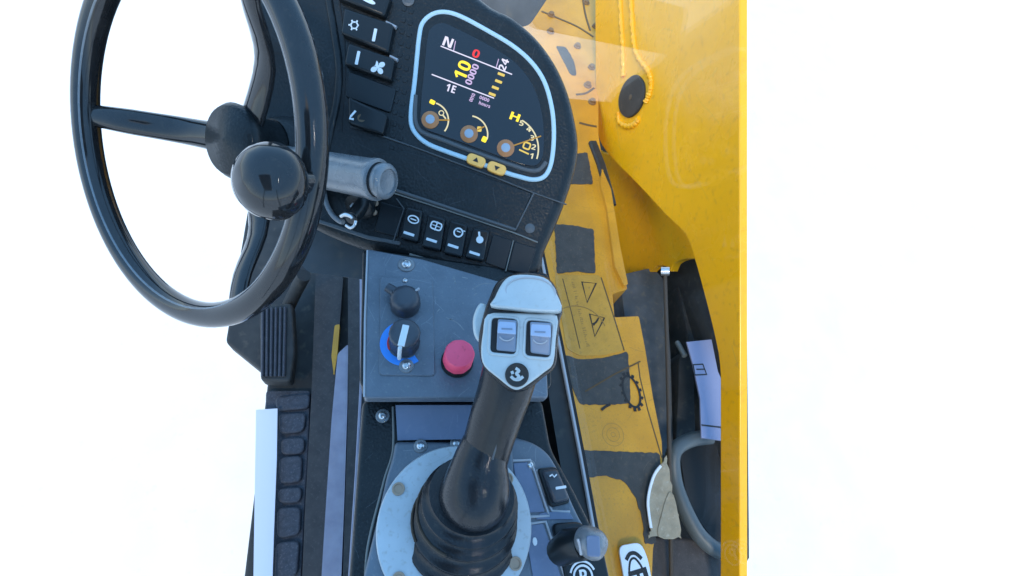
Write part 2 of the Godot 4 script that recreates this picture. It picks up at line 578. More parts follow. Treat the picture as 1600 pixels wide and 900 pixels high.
func setting() -> void:
	var g := plate(v2([-60, -60, 60, -60, 60, 60, -60, 60]), -0.3, 0.0)
	var o := part(self, "ground", g, M.ground, Transform3D(Vector3(1, 0, 0), Vector3(0, 0, -1), Vector3(0, 1, 0), Vector3()))
	o.set_meta("kind", "structure")
	o.set_meta("label", "pale sunlit concrete ground outside the machine")
	o.set_meta("category", "ground")

const FLAT := Transform3D(Vector3(1, 0, 0), Vector3(0, 0, -1), Vector3(0, 1, 0), Vector3())

func cab() -> void:
	var t := thing("operator_cab", "dark cab shell round the controls, with a grey sill at the front corner", "cab", Vector3(0, .95, 0))
	# plan outlines are (x, forward)
	part(t, "floor_plate", plate(rounded(v2([-.268, -.86, .2, -.86, .2, 1.25, -.36, 1.25, -.36, .42, -.268, .34]), .01), .95, .985, .006), M.dark, FLAT)
	part(t, "shade_roof", plate(rounded(v2([-.9, -1.3, -.17, -1.3, -.17, -.1, -.9, -.1]), .05), 2.56, 2.62, .02), M.dark, FLAT)  # out-of-view slab added, sized and offset to shade console and wheel
	part(t, "added_roof_pane", plate(v2([-.168, -1.3, .24, -1.3, .24, -.1, -.168, -.1]), 2.575, 2.58), M.glass, FLAT)  # unseen clear infill, added so light still reaches boom and rail
	for c in [[Vector3(.235, .95, 1.2), Vector3(.235, 2.57, 1.25)], [Vector3(-.9, .95, 1.2), Vector3(-.9, 2.57, 1.25)]]:
		part(t, "rear_post", tube([c[0], c[1]], .03, 12), M.dark)
	# the low wall under the side window
	part(t, "side_wall", plate(rounded(v2([-0.3971, -0.0203, 0.0479, 0.0203, 0.2299, 0.0289, 1.1037, -2.5752, -0.3754, -1.7592, -0.5391, -0.2447]), .004), .002, .03), M.dark, GLASS)
	part(t, "front_sill", plate(rounded(v2([-0.2607, 0.0296, -0.0674, 0.0452, 0.0464, 0.0308, 0.0098, -0.0288, -0.0402, -0.0322, -0.2635, -0.0468]), .012), -.02, .0, .006), M.slate, COWL, "grey sill at the front corner")

func side_window() -> void:
	var t := thing("side_window", "clear side window pane with grey lower trim between console and boom", "window", Vector3(.217, 1.44, -.2))
	part(t, "window_pane", plate(v2([-.84, .012, .75, .04, .75, 1.08, -.5, 1.08]), -.0025, .0025), M.glass, GLASS)
	var l := v2([-0.3971, -0.0203, -0.36, -0.0164, -0.2186, 0.0008, -0.0737, 0.0135, 0.0479, 0.0203, 0.2142, 0.0235])
	part(t, "lower_trim", strip(l, .0045, .004, false, .003), M.trim, GLASS, "pale worn edge of the trim")
	var off := PackedVector2Array()
	for p in l:
		off.append(p + Vector2(.004, -.007))
	part(t, "rubber_seal", strip(off, .009, .007, false, -.003), M.seam_dark, GLASS)

func ragged(p: PackedVector2Array) -> PackedVector2Array:
	var q := rounded(p, .008, 3)
	var r := PackedVector2Array()
	var g := RandomNumberGenerator.new()
	g.seed = int(p[0].x * 10000)
	for i in q.size():
		var n := clampi(int((q[(i + 1) % q.size()] - q[i]).length() / .006), 1, 24)
		for k in n:
			r.append(q[i].lerp(q[(i + 1) % q.size()], float(k) / n) + Vector2(g.randf_range(-1, 1), g.randf_range(-1, 1)) * .0011)
	return r

func chassis() -> void:
	var t := thing("chassis_rail", "dusty yellow chassis rail with black tape patches outside the side window", "chassis", Vector3(.4, 1.0, -.5))
	var top := rounded(v2([0.3647, 1.6734, 0.686, 1.7539, 0.5226, 0.9257, 0.5156, 0.836, 0.5161, 0.7522, 0.5114, 0.6729, 0.5041, 0.5624, 0.4997, 0.4576, 0.4616, 0.4466, 0.4539, 0.3892, 0.512, 0.3912, 0.5086, 0.3154, 0.5001, 0.2126, 0.4966, 0.1245, 0.4779, 0.0447, 0.431, -0.0559, 0.3932, -0.1804, 0.2699, -0.1635, 0.2657, 0.493, 0.2458, 0.7179]), .004, 3)
	part(t, "top_plate", plate(top, -.12, 0, .004), M.yellow, RAIL)
	# raised outer flange
	part(t, "outer_flange", plate(rounded(v2([0.5025, 0.7968, 0.5136, 0.7318, 0.5008, 0.5623, 0.4981, 0.4641, 0.488, 0.4609, 0.4768, 0.5104, 0.491, 0.6721, 0.4898, 0.7507]), .004), 0, .012, .004), M.yellow, RAIL)
	for s in [v2([0.4321, 1.4276, 0.4788, 1.4055, 0.5407, 1.3739, 0.5861, 1.3334]), v2([0.5914, 1.586, 0.5801, 1.4503, 0.5811, 1.3628]), v2([0.484, 1.0709, 0.5142, 1.0797, 0.5441, 1.104]), v2([0.4744, 0.9629, 0.5008, 0.9562, 0.5225, 0.9536])]:
		part(t, "panel_seam", strip(smooth(s, 5, false), .006, .0022), M.print_brown, RAIL)
	var k := 0
	for p in [Vector2(0.4614, 1.4146), Vector2(0.5241, 1.2789), Vector2(0.4473, 1.3331), Vector2(0.5526, 1.1905), Vector2(0.526, 1.1121), Vector2(0.594, 1.5019), Vector2(0.5271, 1.046), Vector2(0.6025, 1.3851)]:
		part(t, "bolt", lathe(v2([.012, 0, .012, .003, .008, .004, .008, .010, 0, .011]), 6 if k % 2 else 10), M.bolt_tan, on(RAIL, p))
		k += 1
	for q in [v2([0.3535, 0.63, 0.4068, 0.6262, 0.4502, 0.6166, 0.4303, 0.4968, 0.3855, 0.5032, 0.3393, 0.4964]), v2([0.3138, 0.3121, 0.3566, 0.2969, 0.4058, 0.2978, 0.4677, 0.311, 0.459, 0.2546, 0.448, 0.2012, 0.3933, 0.2017, 0.3405, 0.206]), v2([0.4185, 0.8438, 0.4791, 0.8593, 0.4765, 0.8077, 0.4749, 0.7539, 0.4116, 0.7503]), v2([0.4541, 1.2704, 0.4861, 1.2699, 0.5022, 1.2106, 0.4998, 1.1506, 0.4818, 1.1482])]:
		part(t, "tape_patch", plate(ragged(q), 0, .0016, .0005, 1), M.tape, RAIL)
	part(t, "tape_patch", plate(ragged(v2([0.3256, 0.1217, 0.3946, 0.113, 0.4883, 0.1036, 0.4702, 0.0454, 0.4383, -0.0467, 0.4166, -0.0444, 0.4235, -0.0063, 0.418, 0.0336, 0.4024, 0.0602, 0.373, 0.0716, 0.3294, 0.0731])), 0, .0016, .0005, 1), M.tape, RAIL, "scuffed grey black patch curling round a yellow corner")
	# worn warning decal: two triangles, a column of worn-away print, rings
	var decal := part(t, "warning_decal", plate(rounded(v2([0.3329, 0.4932, 0.4405, 0.4936, 0.4514, 0.3984, 0.4593, 0.3127, 0.4069, 0.3033, 0.3581, 0.3051, 0.3331, 0.3211]), .01), 0, .0012), M.decal, RAIL, "brownish warning decal with two triangles")
	var up := on(RAIL, Vector2(), .0012)
	for q in [v2([0.3942, 0.4756, 0.4271, 0.4723, 0.397, 0.4252]), v2([0.3978, 0.3977, 0.4299, 0.3881, 0.3996, 0.346])]:
		part(decal, "warning_triangle", strip(q, .0042, .0005, true), M.print_black, up)
	part(decal, "bolt_symbol", strip(v2([0.4006, 0.3738, 0.4087, 0.378, 0.4145, 0.3854]), .004, .0005), M.print_black, up)
	part(decal, "bolt_symbol", strip(v2([0.4166, 0.3884, 0.409, 0.3795, 0.4015, 0.3708]), .003, .0007), M.print_black, up)
	part(decal, "decal_border", strip(v2([0.4422, 0.487, 0.4514, 0.3984, 0.4593, 0.3127]), .003, .0005), M.print_brown, up)
	part(decal, "decal_border", strip(v2([0.3507, 0.4836, 0.3574, 0.3999, 0.3621, 0.3202]), .002, .0005), M.print_brown, up)
	var rg := RandomNumberGenerator.new()
	rg.seed = 4
	var line := v2([0.37, 0.474, 0.3733, 0.3996, 0.3781, 0.3155])
	var worn := Builder.new()
	for i in 34:
		var f := i / 34.0
		var a := line[0].lerp(line[1], f * 2) if f < .5 else line[1].lerp(line[2], f * 2 - 1)
		if rg.randf() < .2:
			continue
		strip(PackedVector2Array([a, a + Vector2(rg.randf_range(.003, .008), rg.randf_range(-.002, .002))]), .0016, .0005, false, 0, worn)
	var wp := part(decal, "worn_print", worn, M.print_faint, up)
	wp.set_meta("kind", "stuff")
	# gear emblem and slanting line
	var gear := part(t, "gear_emblem", strip(circle(Vector2(0.4551, 0.2254), 0.0168, 28, 0.0323, .1), .0045, .0006, true), M.print_black, on(RAIL, Vector2(), .0018))
	for i in 14:
		var a := TAU * i / 14
		var c := Vector2(0.4551, 0.2254)
		var d := Vector2(cos(a) * 0.02, sin(a) * 0.0362).rotated(.1)
		part(gear, "gear_tooth", strip(PackedVector2Array([c + d * .94, c + d * 1.13]), .006, .0006), M.print_black, on(RAIL, Vector2(), .0018))
	part(t, "slanting_line", strip(v2([0.357, 0.2305, 0.4268, 0.2628, 0.49, 0.2876]), .0028, .0006), M.print_brown, on(RAIL, Vector2(), .0018))
	part(t, "slanting_line", strip(v2([0.4849, 0.285, 0.4817, 0.2535, 0.4824, 0.1876, 0.4888, 0.0953]), .0026, .0006), M.print_brown, RAIL)
	part(t, "slanting_line", strip(v2([0.3833, 0.1922, 0.3925, 0.198, 0.4043, 0.2024]), .005, .0006), M.print_black, on(RAIL, Vector2(), .0018))
	for k2 in 3:
		part(t, "scuff_ring", strip(circle(Vector2(0.3988, 0.1447), 0.0086 * (k2 + .5), 28), .0008, .0003, true), M.print_faint, RAIL)
	part(t, "scuff_ring", strip(arc(Vector2(0.367, 0.3556), 0.0618, 12, 120, 20), .002, .0005), M.print_faint, on(RAIL, Vector2(), .0016))
	part(t, "dark_joint", strip(v2([0.4978, 0.8918, 0.5067, 0.8182, 0.5101, 0.7316, 0.5096, 0.6883]), .022, .010), M.dark, RAIL, "greasy dark joint")
	# torn label
	var c := thing("torn_label", "torn beige label with a ragged edge beside the black tape", "label", Vector3(.5, 1.15, -.06))
	var q := PackedVector2Array()
	var raw := v2([0.4907, 0.0964, 0.4748, 0.0815, 0.4573, 0.0649, 0.4424, 0.042, 0.4331, 0.0204, 0.4301, -0.0013, 0.4289, -0.0207, 0.4204, -0.0349, 0.4533, -0.0364, 0.4819, -0.0414, 0.4833, -0.0232, 0.4872, -0.0007, 0.4858, 0.0262, 0.4884, 0.0589])
	for i in raw.size():
		for s in 5:
			q.append(raw[i].lerp(raw[(i + 1) % raw.size()], s / 5.0) + Vector2(rg.randf_range(-1, 1), rg.randf_range(-1, 1)) * .0018)
	part(c, "paper_sheet", plate(q, -.002, 0), M.card, LABEL)
	part(c, "torn_flap", plate(smooth(v2([0.4772, 0.0324, 0.4562, 0.0023, 0.4388, -0.0348, 0.48, -0.0392, 0.486, -0.0006, 0.4858, 0.0262]), 3), .0, .0025, .001), M.card, LABEL)
	part(c, "torn_edge", strip(smooth(v2([0.4742, 0.0793, 0.4573, 0.0649, 0.4424, 0.042, 0.4331, 0.0204, 0.4301, -0.0013, 0.4289, -0.0207]), 4, false), .005, .0025), M.label, LABEL, "whitish torn edge")
	var w := thing("white_label", "small white rounded label with a dark oval emblem by the window trim", "label", Vector3(.45, 1.17, .03))
	var lf := LABEL
	part(w, "label_plate", plate(rounded(v2([0.3624, -0.0414, 0.4045, -0.0401, 0.4115, -0.0652, 0.4108, -0.1056, 0.4118, -0.1463, 0.3617, -0.1415, 0.362, -0.0906]), .012), -.003, .001, .001), M.label, lf)
	var top2 := on(lf, Vector2(), .001)
	part(w, "emblem_arc", strip(smooth(v2([0.3716, -0.0636, 0.3792, -0.0559, 0.3878, -0.0549, 0.3941, -0.0585, 0.3997, -0.0649]), 4, false), .006, .0006), M.print_black, top2)
	part(w, "emblem_oval", strip(smooth(v2([0.3778, -0.0672, 0.386, -0.0624, 0.3928, -0.0689, 0.3974, -0.0789, 0.3993, -0.095, 0.3972, -0.1131, 0.3838, -0.1205, 0.3725, -0.1101, 0.372, -0.0871]), 4), .0035, .0006, true), M.print_black, top2)
	words(w, "emblem_letter", "F", .034, M.print_black, on(top2, Vector2(0.3881, -0.0881), 0, -PI / 2 + .12), 1.0)
	# what lies in the gap between rail and boom
	var e := thing("engine_bay", "dark engine bay with grey hose ring and reflection rod between rail and boom", "engine", Vector3(.6, .85, -.2))
	part(e, "bay_floor", plate(v2([.28, -.5, .62, -.5, .62, 2.6, .28, 2.6]), -.02, 0), M.dark, PAN)
	part(e, "bay_wall", plate(v2([-2.0832, -0.4325, -1.3178, -0.0295, -1.088, -0.0925, -0.9448, -0.0632, -0.757, 0.0336, -0.6408, 0.0957, -0.5132, 0.1599, -0.4679, 0.1818, 0.1028, -0.1047, 0.452, -0.6352, 0.3417, -0.8671]), -.09, -.05), M.dark, INNER)
	part(e, "slate_tank", plate(rounded(v2([0.5433, 0.5486, 0.6421, 0.5717, 0.6676, 0.5302, 0.6251, 0.3244, 0.568, 0.0974, 0.5012, 0.142]), .02), -.15, 0, .015), M.slate, RAIL2)
	part(e, "cover_panel", plate(rounded(v2([0.6797, 0.508, 0.7839, 0.6186, 0.7651, 0.3192, 0.713, 0.3211, 0.6619, 0.323]), .012), -.1, .03, .01), M.dark, RAIL2)
	part(e, "cover_panel", plate(rounded(v2([0.6418, 0.3238, 0.6783, 0.3549, 0.6602, 0.2607, 0.6248, 0.1331, 0.5753, 0.1232]), .012), -.1, .012, .01), M.dark, RAIL2)
	part(e, "lower_panel", plate(rounded(v2([0.4635, -0.0359, 0.5528, -0.0476, 0.6231, -0.0893, 0.6074, -0.2237, 0.4186, -0.1979]), .012), -.1, .03, .008), M.brown_trim, RAIL2)
	part(e, "reflection_rod", tube([Vector3(0.5635, 1.2152, -0.471), Vector3(0.5362, 1.1806, -0.2823), Vector3(0.5028, 1.1305, -0.0444), Vector3(0.473, 1.0859, 0.1625)], .0042, 10), M.reflection_brown)  # dark rod modelled in place of a faint reflection in the window glass
	part(e, "chrome_fitting", tube([Vector3(0.5527, 1.2163, -0.4672), Vector3(0.5676, 1.2238, -0.4631)], .010, 8), M.chrome)
	part(e, "strut", tube([Vector3(0.6, 1.1315, -0.3343), Vector3(0.5994, 1.147, -0.2974)], .006, 8), M.duct_grey)
	var ringp := smooth3([Vector3(0.6242, 1.1253, -0.13), Vector3(0.5806, 1.1127, -0.1277), Vector3(0.5375, 1.1145, -0.1079), Vector3(0.5319, 1.1013, -0.0625), Vector3(0.5354, 1.101, -0.0151), Vector3(0.5514, 1.1014, 0.0371), Vector3(0.5761, 1.1034, 0.068), Vector3(0.6041, 1.1, 0.0776)], 5)
	part(e, "hose_ring", tube(ringp, .021, 14, false, .7), M.duct_grey)
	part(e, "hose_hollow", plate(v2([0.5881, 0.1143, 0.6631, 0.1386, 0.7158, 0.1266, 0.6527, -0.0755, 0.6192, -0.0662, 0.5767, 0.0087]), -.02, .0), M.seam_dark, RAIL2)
	var s := thing("pale_placard", "pale lavender placard with a dark bracket mark under the boom", "placard", Vector3(.6, 1.0, -.2))
	part(s, "placard_sheet", plate(v2([0.6013, 0.3228, 0.6635, 0.3269, 0.6554, 0.2549, 0.664, 0.1998, 0.6334, 0.112, 0.5744, 0.1235, 0.5957, 0.2008, 0.6011, 0.2712]), -.004, 0, .001), M.lavender, LABEL)
	part(s, "bracket_mark", strip(v2([0.6011, 0.2712, 0.624, 0.2717, 0.626, 0.2492, 0.5988, 0.2491]), .0035, .0008, true), M.print_black, LABEL)
	part(s, "bracket_mark", strip(v2([0.6056, 0.2612, 0.6235, 0.2605]), .0025, .0008), M.print_black, LABEL)
	part(s, "fold_line", strip(v2([0.582, 0.1477, 0.6256, 0.1399]), .003, .0008), M.print_black, LABEL)

func boom() -> void:
	var t := thing("boom_side_plate", "large glossy yellow boom plate with weld beads and a dark oval plug", "boom", Vector3(.56, .95, -.6))
	var low := v2([0.3308, -0.1693, 0.1091, -0.0543, -0.1521, 0.0812, -0.2229, 0.1159, -0.2792, 0.1269, -0.3531, 0.1334, -0.4307, 0.1373, -0.4865, 0.1324, -0.562, 0.0913, -0.6531, 0.0459, -0.7385, 0.0012, -0.835, -0.0509, -0.9264, -0.0919, -0.9856, -0.0964, -1.0851, -0.06, -1.2352, 0.0131, -1.5272, 0.1657])
	var high := v2([-0.8723, 0.4945, -0.7423, 0.445, -0.5357, 0.3379, -0.3191, 0.2256, -0.0831, 0.1032, 0.1062, 0.0051, 0.3134, -0.0971])
	var o := smooth(low, 3, false)
	o.append_array(high)
	part(t, "side_face", plate(o, -.014, 0, .003, 3), M.boom, BOOM)
	part(t, "lower_web", plate(smooth(v2([-1.3234, -0.2218, -1.1173, -0.195, -1.0089, -0.1066, -0.7121, 0.0828, -0.5192, 0.176, -0.4827, 0.157, -0.5097, 0.0976, -0.5219, 0.056, -0.5126, 0.0354, -0.5321, 0.0229, -0.5543, -0.0097, -0.5592, -0.0618, -0.5677, -0.1206, -0.585, -0.1804, -0.6113, -0.252, -0.88, -0.2291]), 2), -.02, 0, .003), M.boom, INNER)
	# two weld beads running down to the plug
	for w in [v2([-1.266, 0.2082, -1.1399, 0.1549, -1.0586, 0.1248, -0.9844, 0.0902]), v2([-1.2108, 0.2396, -1.0841, 0.1926, -1.004, 0.1657, -0.9522, 0.1674, -0.9004, 0.1812, -0.8643, 0.1819, -0.8451, 0.1687, -0.8382, 0.1422]), v2([-0.9273, 0.0274, -0.9071, 0.021, -0.8738, 0.0365, -0.8466, 0.0613, -0.8325, 0.0836, -0.8289, 0.1032])]:
		var sm := smooth(w, 16, false)
		var c3 := []
		var rr := []
		for i in sm.size():
			c3.append(Vector3(sm[i].x, sm[i].y, .001))
			rr.append(.0062 + .0016 * sin(i * 1.9) + .001 * sin(i * .7))
		part(t, "weld_bead", tube(c3, rr, 8), M.boom, BOOM)
	var pc := Vector2(-0.9047, 0.0991)
	part(t, "plug", plate(smooth(v2([-0.8869, 0.1575, -0.86, 0.1502, -0.8458, 0.1259, -0.8514, 0.0935, -0.8749, 0.0607, -0.9132, 0.0408, -0.9476, 0.0464, -0.9618, 0.0743, -0.9556, 0.1067, -0.9296, 0.1414]), 4), 0, .006, .003), M.dark, BOOM, "dark oval rubber plug")
	part(t, "plug_dimple", lathe(v2([.007, 0, .007, .0075, .004, .0085, 0, .0085]), 12), M.rust, on(BOOM, Vector2(-0.9007, 0.1008)))

func lift(p: PackedVector2Array, z: float) -> Array:
	var r := []
	for q in p:
		r.append(Vector3(q.x, q.y, z))
	return r

func rocker(parent: Node3D, f: Transform3D, quad: PackedVector2Array, z0: float, deep: float, hollow: float, m: Material, label := "", tilt := 0.0) -> MeshInstance3D:
	# long axis from side 0-1 to side 3-2 or the other way, whichever is longer
	var a := (quad[0] + quad[1]) * .5
	var b := (quad[2] + quad[3]) * .5
	var c := (quad[0] + quad[3]) * .5
	var d := (quad[1] + quad[2]) * .5
	if (d - c).length() > (b - a).length():
		a = c; b = d
	var ax := b - a
	var top := func(p: Vector2) -> float:
		var s := clampf((p - a).dot(ax) / ax.length_squared(), 0, 1) * 2 - 1
		return z0 + deep + hollow * (s * s - .5) + tilt * s
	return part(parent, "rocker_switch", dome(rounded(quad, .0035, 4), z0 - .006, top, .0028 if deep > .003 else .0012), m, f, label)

func dashboard() -> void:
	var t := thing("dashboard", "black dust-marked dashboard panel with display, rocker switches and storage tray", "dashboard", DASH.origin)
	var body := v2([-0.2685, 0.0748, -0.2101, 0.1264, -0.1326, 0.1367, -0.0404, 0.0948, -0.0052, 0.089, 0.025, 0.0784, 0.0523, 0.0609, 0.0754, 0.0376, 0.0949, 0.0087, 0.1058, -0.0137, 0.1106, -0.0384, 0.112, -0.065, 0.1116, -0.0942, 0.1094, -0.1261, 0.1089, -0.151, 0.065, -0.1768, -0.0009, -0.182, -0.0559, -0.1875, -0.0926, -0.1876, -0.1204, -0.1844, -0.1485, -0.1801, -0.1714, -0.1684, -0.1995, -0.1113])
	part(t, "housing", plate(smooth(body, 4), -.12, 0, .013, 7), M.plastic, DASH)
	part(t, "lower_lip", strip(v2([-0.1101, -0.1765, -0.0804, -0.1756, -0.0606, -0.175, -0.0289, -0.1699]), .004, .002), M.ridge, DASH)
	part(t, "lower_lip", strip(v2([-0.0163, -0.1768, 0.0232, -0.1738, 0.0624, -0.1695, 0.0877, -0.1643]), .003, .0015), M.seam_dust, DASH)
	# raised left edge of the switch bank
	part(t, "bank_edge", tube(lift(smooth(v2([-0.1984, 0.0682, -0.1796, 0.034, -0.1602, 0, -0.1454, -0.0287, -0.1365, -0.0597, -0.1322, -0.0889, -0.1291, -0.1116]), 5, false), -.001), .0042, 10), M.plastic, DASH)
	part(t, "bank_edge", strip(smooth(v2([-0.1891, 0.0719, -0.1702, 0.0377, -0.152, 0.0033, -0.1395, -0.0264, -0.1295, -0.0604, -0.1217, -0.0848]), 5, false), .0012, .0006), M.seam_dark, DASH)
	part(t, "screw", lathe(v2([.006, 0, .006, .001, .0035, .0016, .003, .0004, 0, .0003]), 20), M.ridge, on(DASH, Vector2(-0.1063, 0.0623)))
	part(t, "screw", lathe(v2([.005, 0, .005, .0012, .0035, .0018, 0, .002]), 16), M.ridge, on(DASH, Vector2(0.0871, -0.1103)))
	# display
	var face := smooth(v2([-0.0748, 0.0322, -0.075, 0.0439, -0.0683, 0.0515, -0.0572, 0.053, -0.018, 0.0489, 0.0117, 0.043, 0.0329, 0.0323, 0.0487, 0.0174, 0.0609, -0.0009, 0.0695, -0.0206, 0.0743, -0.0376, 0.0724, -0.0473, 0.0644, -0.0518, 0.0471, -0.0535, 0.0061, -0.0539, -0.0278, -0.0544, -0.0426, -0.0546, -0.0513, -0.0496, -0.057, -0.0359, -0.0653, -0.0045]), 4)
	var ring := smooth(v2([-0.0829, 0.0304, -0.0849, 0.0449, -0.0792, 0.057, -0.0682, 0.0641, -0.0516, 0.0658, -0.0229, 0.0623, 0.0066, 0.0571, 0.0305, 0.0482, 0.0494, 0.0345, 0.0644, 0.0144, 0.0746, -0.0061, 0.0818, -0.0278, 0.0848, -0.0454, 0.0821, -0.0569, 0.0727, -0.0632, 0.0583, -0.0652, 0.0449, -0.0661, 0.0108, -0.0666, -0.0162, -0.0672, -0.0368, -0.0668, -0.0506, -0.0624, -0.0597, -0.0542, -0.0653, -0.0391, -0.0713, -0.0137, -0.078, 0.0114]), 4)
	part(t, "display_surround", plate(ring, 0, .0015, .0007), M.plastic, DASH)
	part(t, "display_ring", strip(ring, .0044, .0026, true), M.ring_blue, DASH, "pale blue outline round the display")
	var d := part(t, "display", plate(face, 0, .0024, .0008), M.screen, DASH, "glossy black lit display with three gauges")
	part(d, "display_lip", strip(smooth(v2([-0.0657, -0.0254, -0.0584, -0.0468, -0.0508, -0.0563, -0.0413, -0.0582, -0.0264, -0.058, 0.0077, -0.0581, 0.0484, -0.0571, 0.0659, -0.056, 0.0754, -0.0518, 0.0794, -0.0419]), 4, false), .0042, .0034), M.ridge, DASH)
	var sx := on(DASH, Vector2(), .0024)
	var r20 := deg_to_rad(0.0)
	for l in [v2([-0.0596, 0.0298, 0.0169, 0.0289]), v2([-0.058, -0.0002, 0.0083, -0.0003])]:
		part(d, "readout_line", strip(l, .0011, .0002), M.lit_white, sx)
	for l in [v2([-0.0476, 0.04, -0.046, 0.0302]), v2([-0.0011, 0.0387, -0.0004, 0.0291])]:
		part(d, "readout_line", strip(l, .0008, .0002), M.lit_lilac, sx)
	words(d, "gear_letter", "N", .0095, M.lit_white, on(sx, Vector2(-0.0543, 0.036)), 1.15)
	words(d, "red_digit", "0", .0082, M.lit_red, on(sx, Vector2(-0.024, 0.0353)), 1.25)
	words(d, "speed_digits", "10", .0128, M.lit_yellow, on(sx, Vector2(-0.0307, 0.0146), 0, PI / 2 - .05), 1.0)
	words(d, "counter_digits", "0000", .0068, M.lit_lilac, on(sx, Vector2(-0.0204, 0.0144), 0, PI / 2 - .05), 1.08)
	words(d, "clock_digits", "24", .0075, M.lit_white, on(sx, Vector2(0.0057, 0.035), 0, PI / 2 - .05), 1.05)
	words(d, "small_digits", "1E", .0075, M.lit_white, on(sx, Vector2(-0.0352, -0.0067), 0, .05), .9)
	for q in [Vector2(0.0067, 0.0249), Vector2(0.0067, 0.0172), Vector2(0.0059, 0.01), Vector2(0.0052, 0.0027)]:
		part(d, "level_bar", plate(rrect(q, .0072, .0026, .0006), 0, .0003), M.lit_pale_yellow, sx)
	words(d, "hour_digits", "0010", .0036, M.lit_lilac, on(sx, Vector2(-0.0123, -0.0075), 0, PI / 2 - .05), .8)
	words(d, "hour_digits", "0000", .0034, M.lit_lilac, on(sx, Vector2(-0.0005, -0.0044), 0, 0), 1.0)
	words(d, "hour_digits", "hours", .0032, M.lit_lilac, on(sx, Vector2(0.0016, -0.0098), 0, 0), 1.0)
	# gauges
	gauge(d, sx, Vector2(-0.0433, -0.0437), 0.0179, -18, 92, Vector2(-0.0254, -0.0369), .0055)
	gauge(d, sx, Vector2(-0.0025, -0.0433), 0.0186, 5, 100, Vector2(0.0092, -0.0305), .0055)
	gauge(d, sx, Vector2(0.0366, -0.0436), 0.0329, 2, 80, Vector2(0.0656, -0.0193), .0055)
	part(d, "warning_mark", plate(rrect(Vector2(-0.0477, -0.0261), .0055, .0042, .0012, -.1), 0, .0003), M.lit_yellow, sx)
	part(d, "warning_mark", plate(rrect(Vector2(0.0136, -0.0427), .005, .0056, .0012, -.1), 0, .0003), M.lit_yellow, sx)
	words(d, "gauge_digits", "H", .0078, M.lit_yellow, on(sx, Vector2(0.0341, -0.0105), 0, .0), 1.6)
	part(d, "temperature_icon", strip(circle(Vector2(-0.0356, -0.0332), .0024, 12), .0009, .0003, true), M.lit_cream, sx)
	part(d, "temperature_icon", strip(PackedVector2Array([Vector2(-0.0337, -0.0345), Vector2(-0.0294, -0.037)]), .0014, .0003), M.lit_cream, sx)
	part(d, "fuel_icon", plate(rrect(Vector2(0.0053, -0.0348), .0045, .0052, .0012, .3), 0, .0003), M.lit_pale_yellow, sx)
	part(d, "engine_icon", strip(rrect(Vector2(0.0556, -0.0336), .0065, .0062, .0018), .0016, .0003, true), M.lit_pale_yellow, sx)
	part(d, "engine_icon", strip(v2([0.0497, -0.04, 0.0604, -0.0408]), .0015, .0003), M.lit_pale_yellow, sx)
	var tick := [Vector2(0.043, -0.0141), Vector2(0.0516, -0.017), Vector2(0.0578, -0.0244), Vector2(0.0627, -0.0323), Vector2(0.064, -0.0415)]
	var dg := ["5", "4", "3", "2", "1"]
	for i in 5:
		words(d, "gauge_digits", dg[i], .0054, M.lit_cream, on(sx, tick[i], 0, .1), 1.2)
	# up and down buttons on the ring
	for k in 2:
		var c: Vector2 = [Vector2(0.0132, -0.0657), Vector2(0.0351, -0.0657)][k]
		var bt := part(t, "arrow_button", plate(rrect(c, 0.0193, 0.0109, .0055, 0, 6), 0, .0042, .0014), M.tan_button, DASH, ["tan up arrow button", "tan down arrow button"][k])
		var s := 1.0 if k == 0 else -1.0
		part(bt, "arrow", plate(PackedVector2Array([c + Vector2(-.0028, -.0016 * s), c + Vector2(.0028, -.0016 * s), c + Vector2(0, .0028 * s)]), 0, .0004), M.print_black, on(DASH, Vector2(), .0042))
	# tray with its ledge
	part(t, "storage_tray", plate(rounded(v2([-0.0844, -0.0932, -0.0523, -0.0796, 0.0773, -0.076, 0.0741, -0.1158, -0.0599, -0.1209, -0.0819, -0.1087]), .004), 0, .0012, .001), M.plastic, DASH)
	part(t, "tray_ledge", strip(v2([-0.0595, -0.1221, 0.0032, -0.1197, 0.0745, -0.117]), .0032, .0045), M.ridge, DASH)
	part(t, "tray_ledge", strip(v2([-0.0544, -0.1249, -0.0358, -0.1241, 0.0176, -0.1219, 0.0716, -0.1202, 0.0993, -0.1209]), .0012, .003), M.seam_dust, DASH)
	part(t, "tray_edge", strip(v2([-0.0535, -0.0746, -0.0135, -0.0745, 0.0342, -0.0743, 0.0786, -0.0755, 0.1135, -0.0748]), .0012, .002), M.ridge, DASH)
	part(t, "tray_edge", strip(v2([0.0786, -0.0755, 0.0741, -0.1158]), .0016, .002), M.ridge, DASH)
	# lower row of switches, upright
	var quads := [v2([-0.0348, -0.134, -0.0175, -0.1316, -0.0111, -0.1633, -0.0299, -0.1655]), v2([-0.0122, -0.133, 0.006, -0.131, 0.0125, -0.1634, -0.0074, -0.1661]), v2([0.01, -0.1309, 0.0285, -0.1294, 0.0344, -0.1621, 0.015, -0.1645]), v2([0.0336, -0.1303, 0.0509, -0.1272, 0.0555, -0.1584, 0.0362, -0.1614])]
	var bars := [Vector2(-0.0225, -0.158), Vector2(0.0004, -0.1563), Vector2(0.0221, -0.1544), Vector2(0.0443, -0.1537)]
	var sym := [Vector2(-0.0233, -0.1433), Vector2(-0.0003, -0.1415), Vector2(0.0222, -0.14), Vector2(0.0444, -0.1393)]
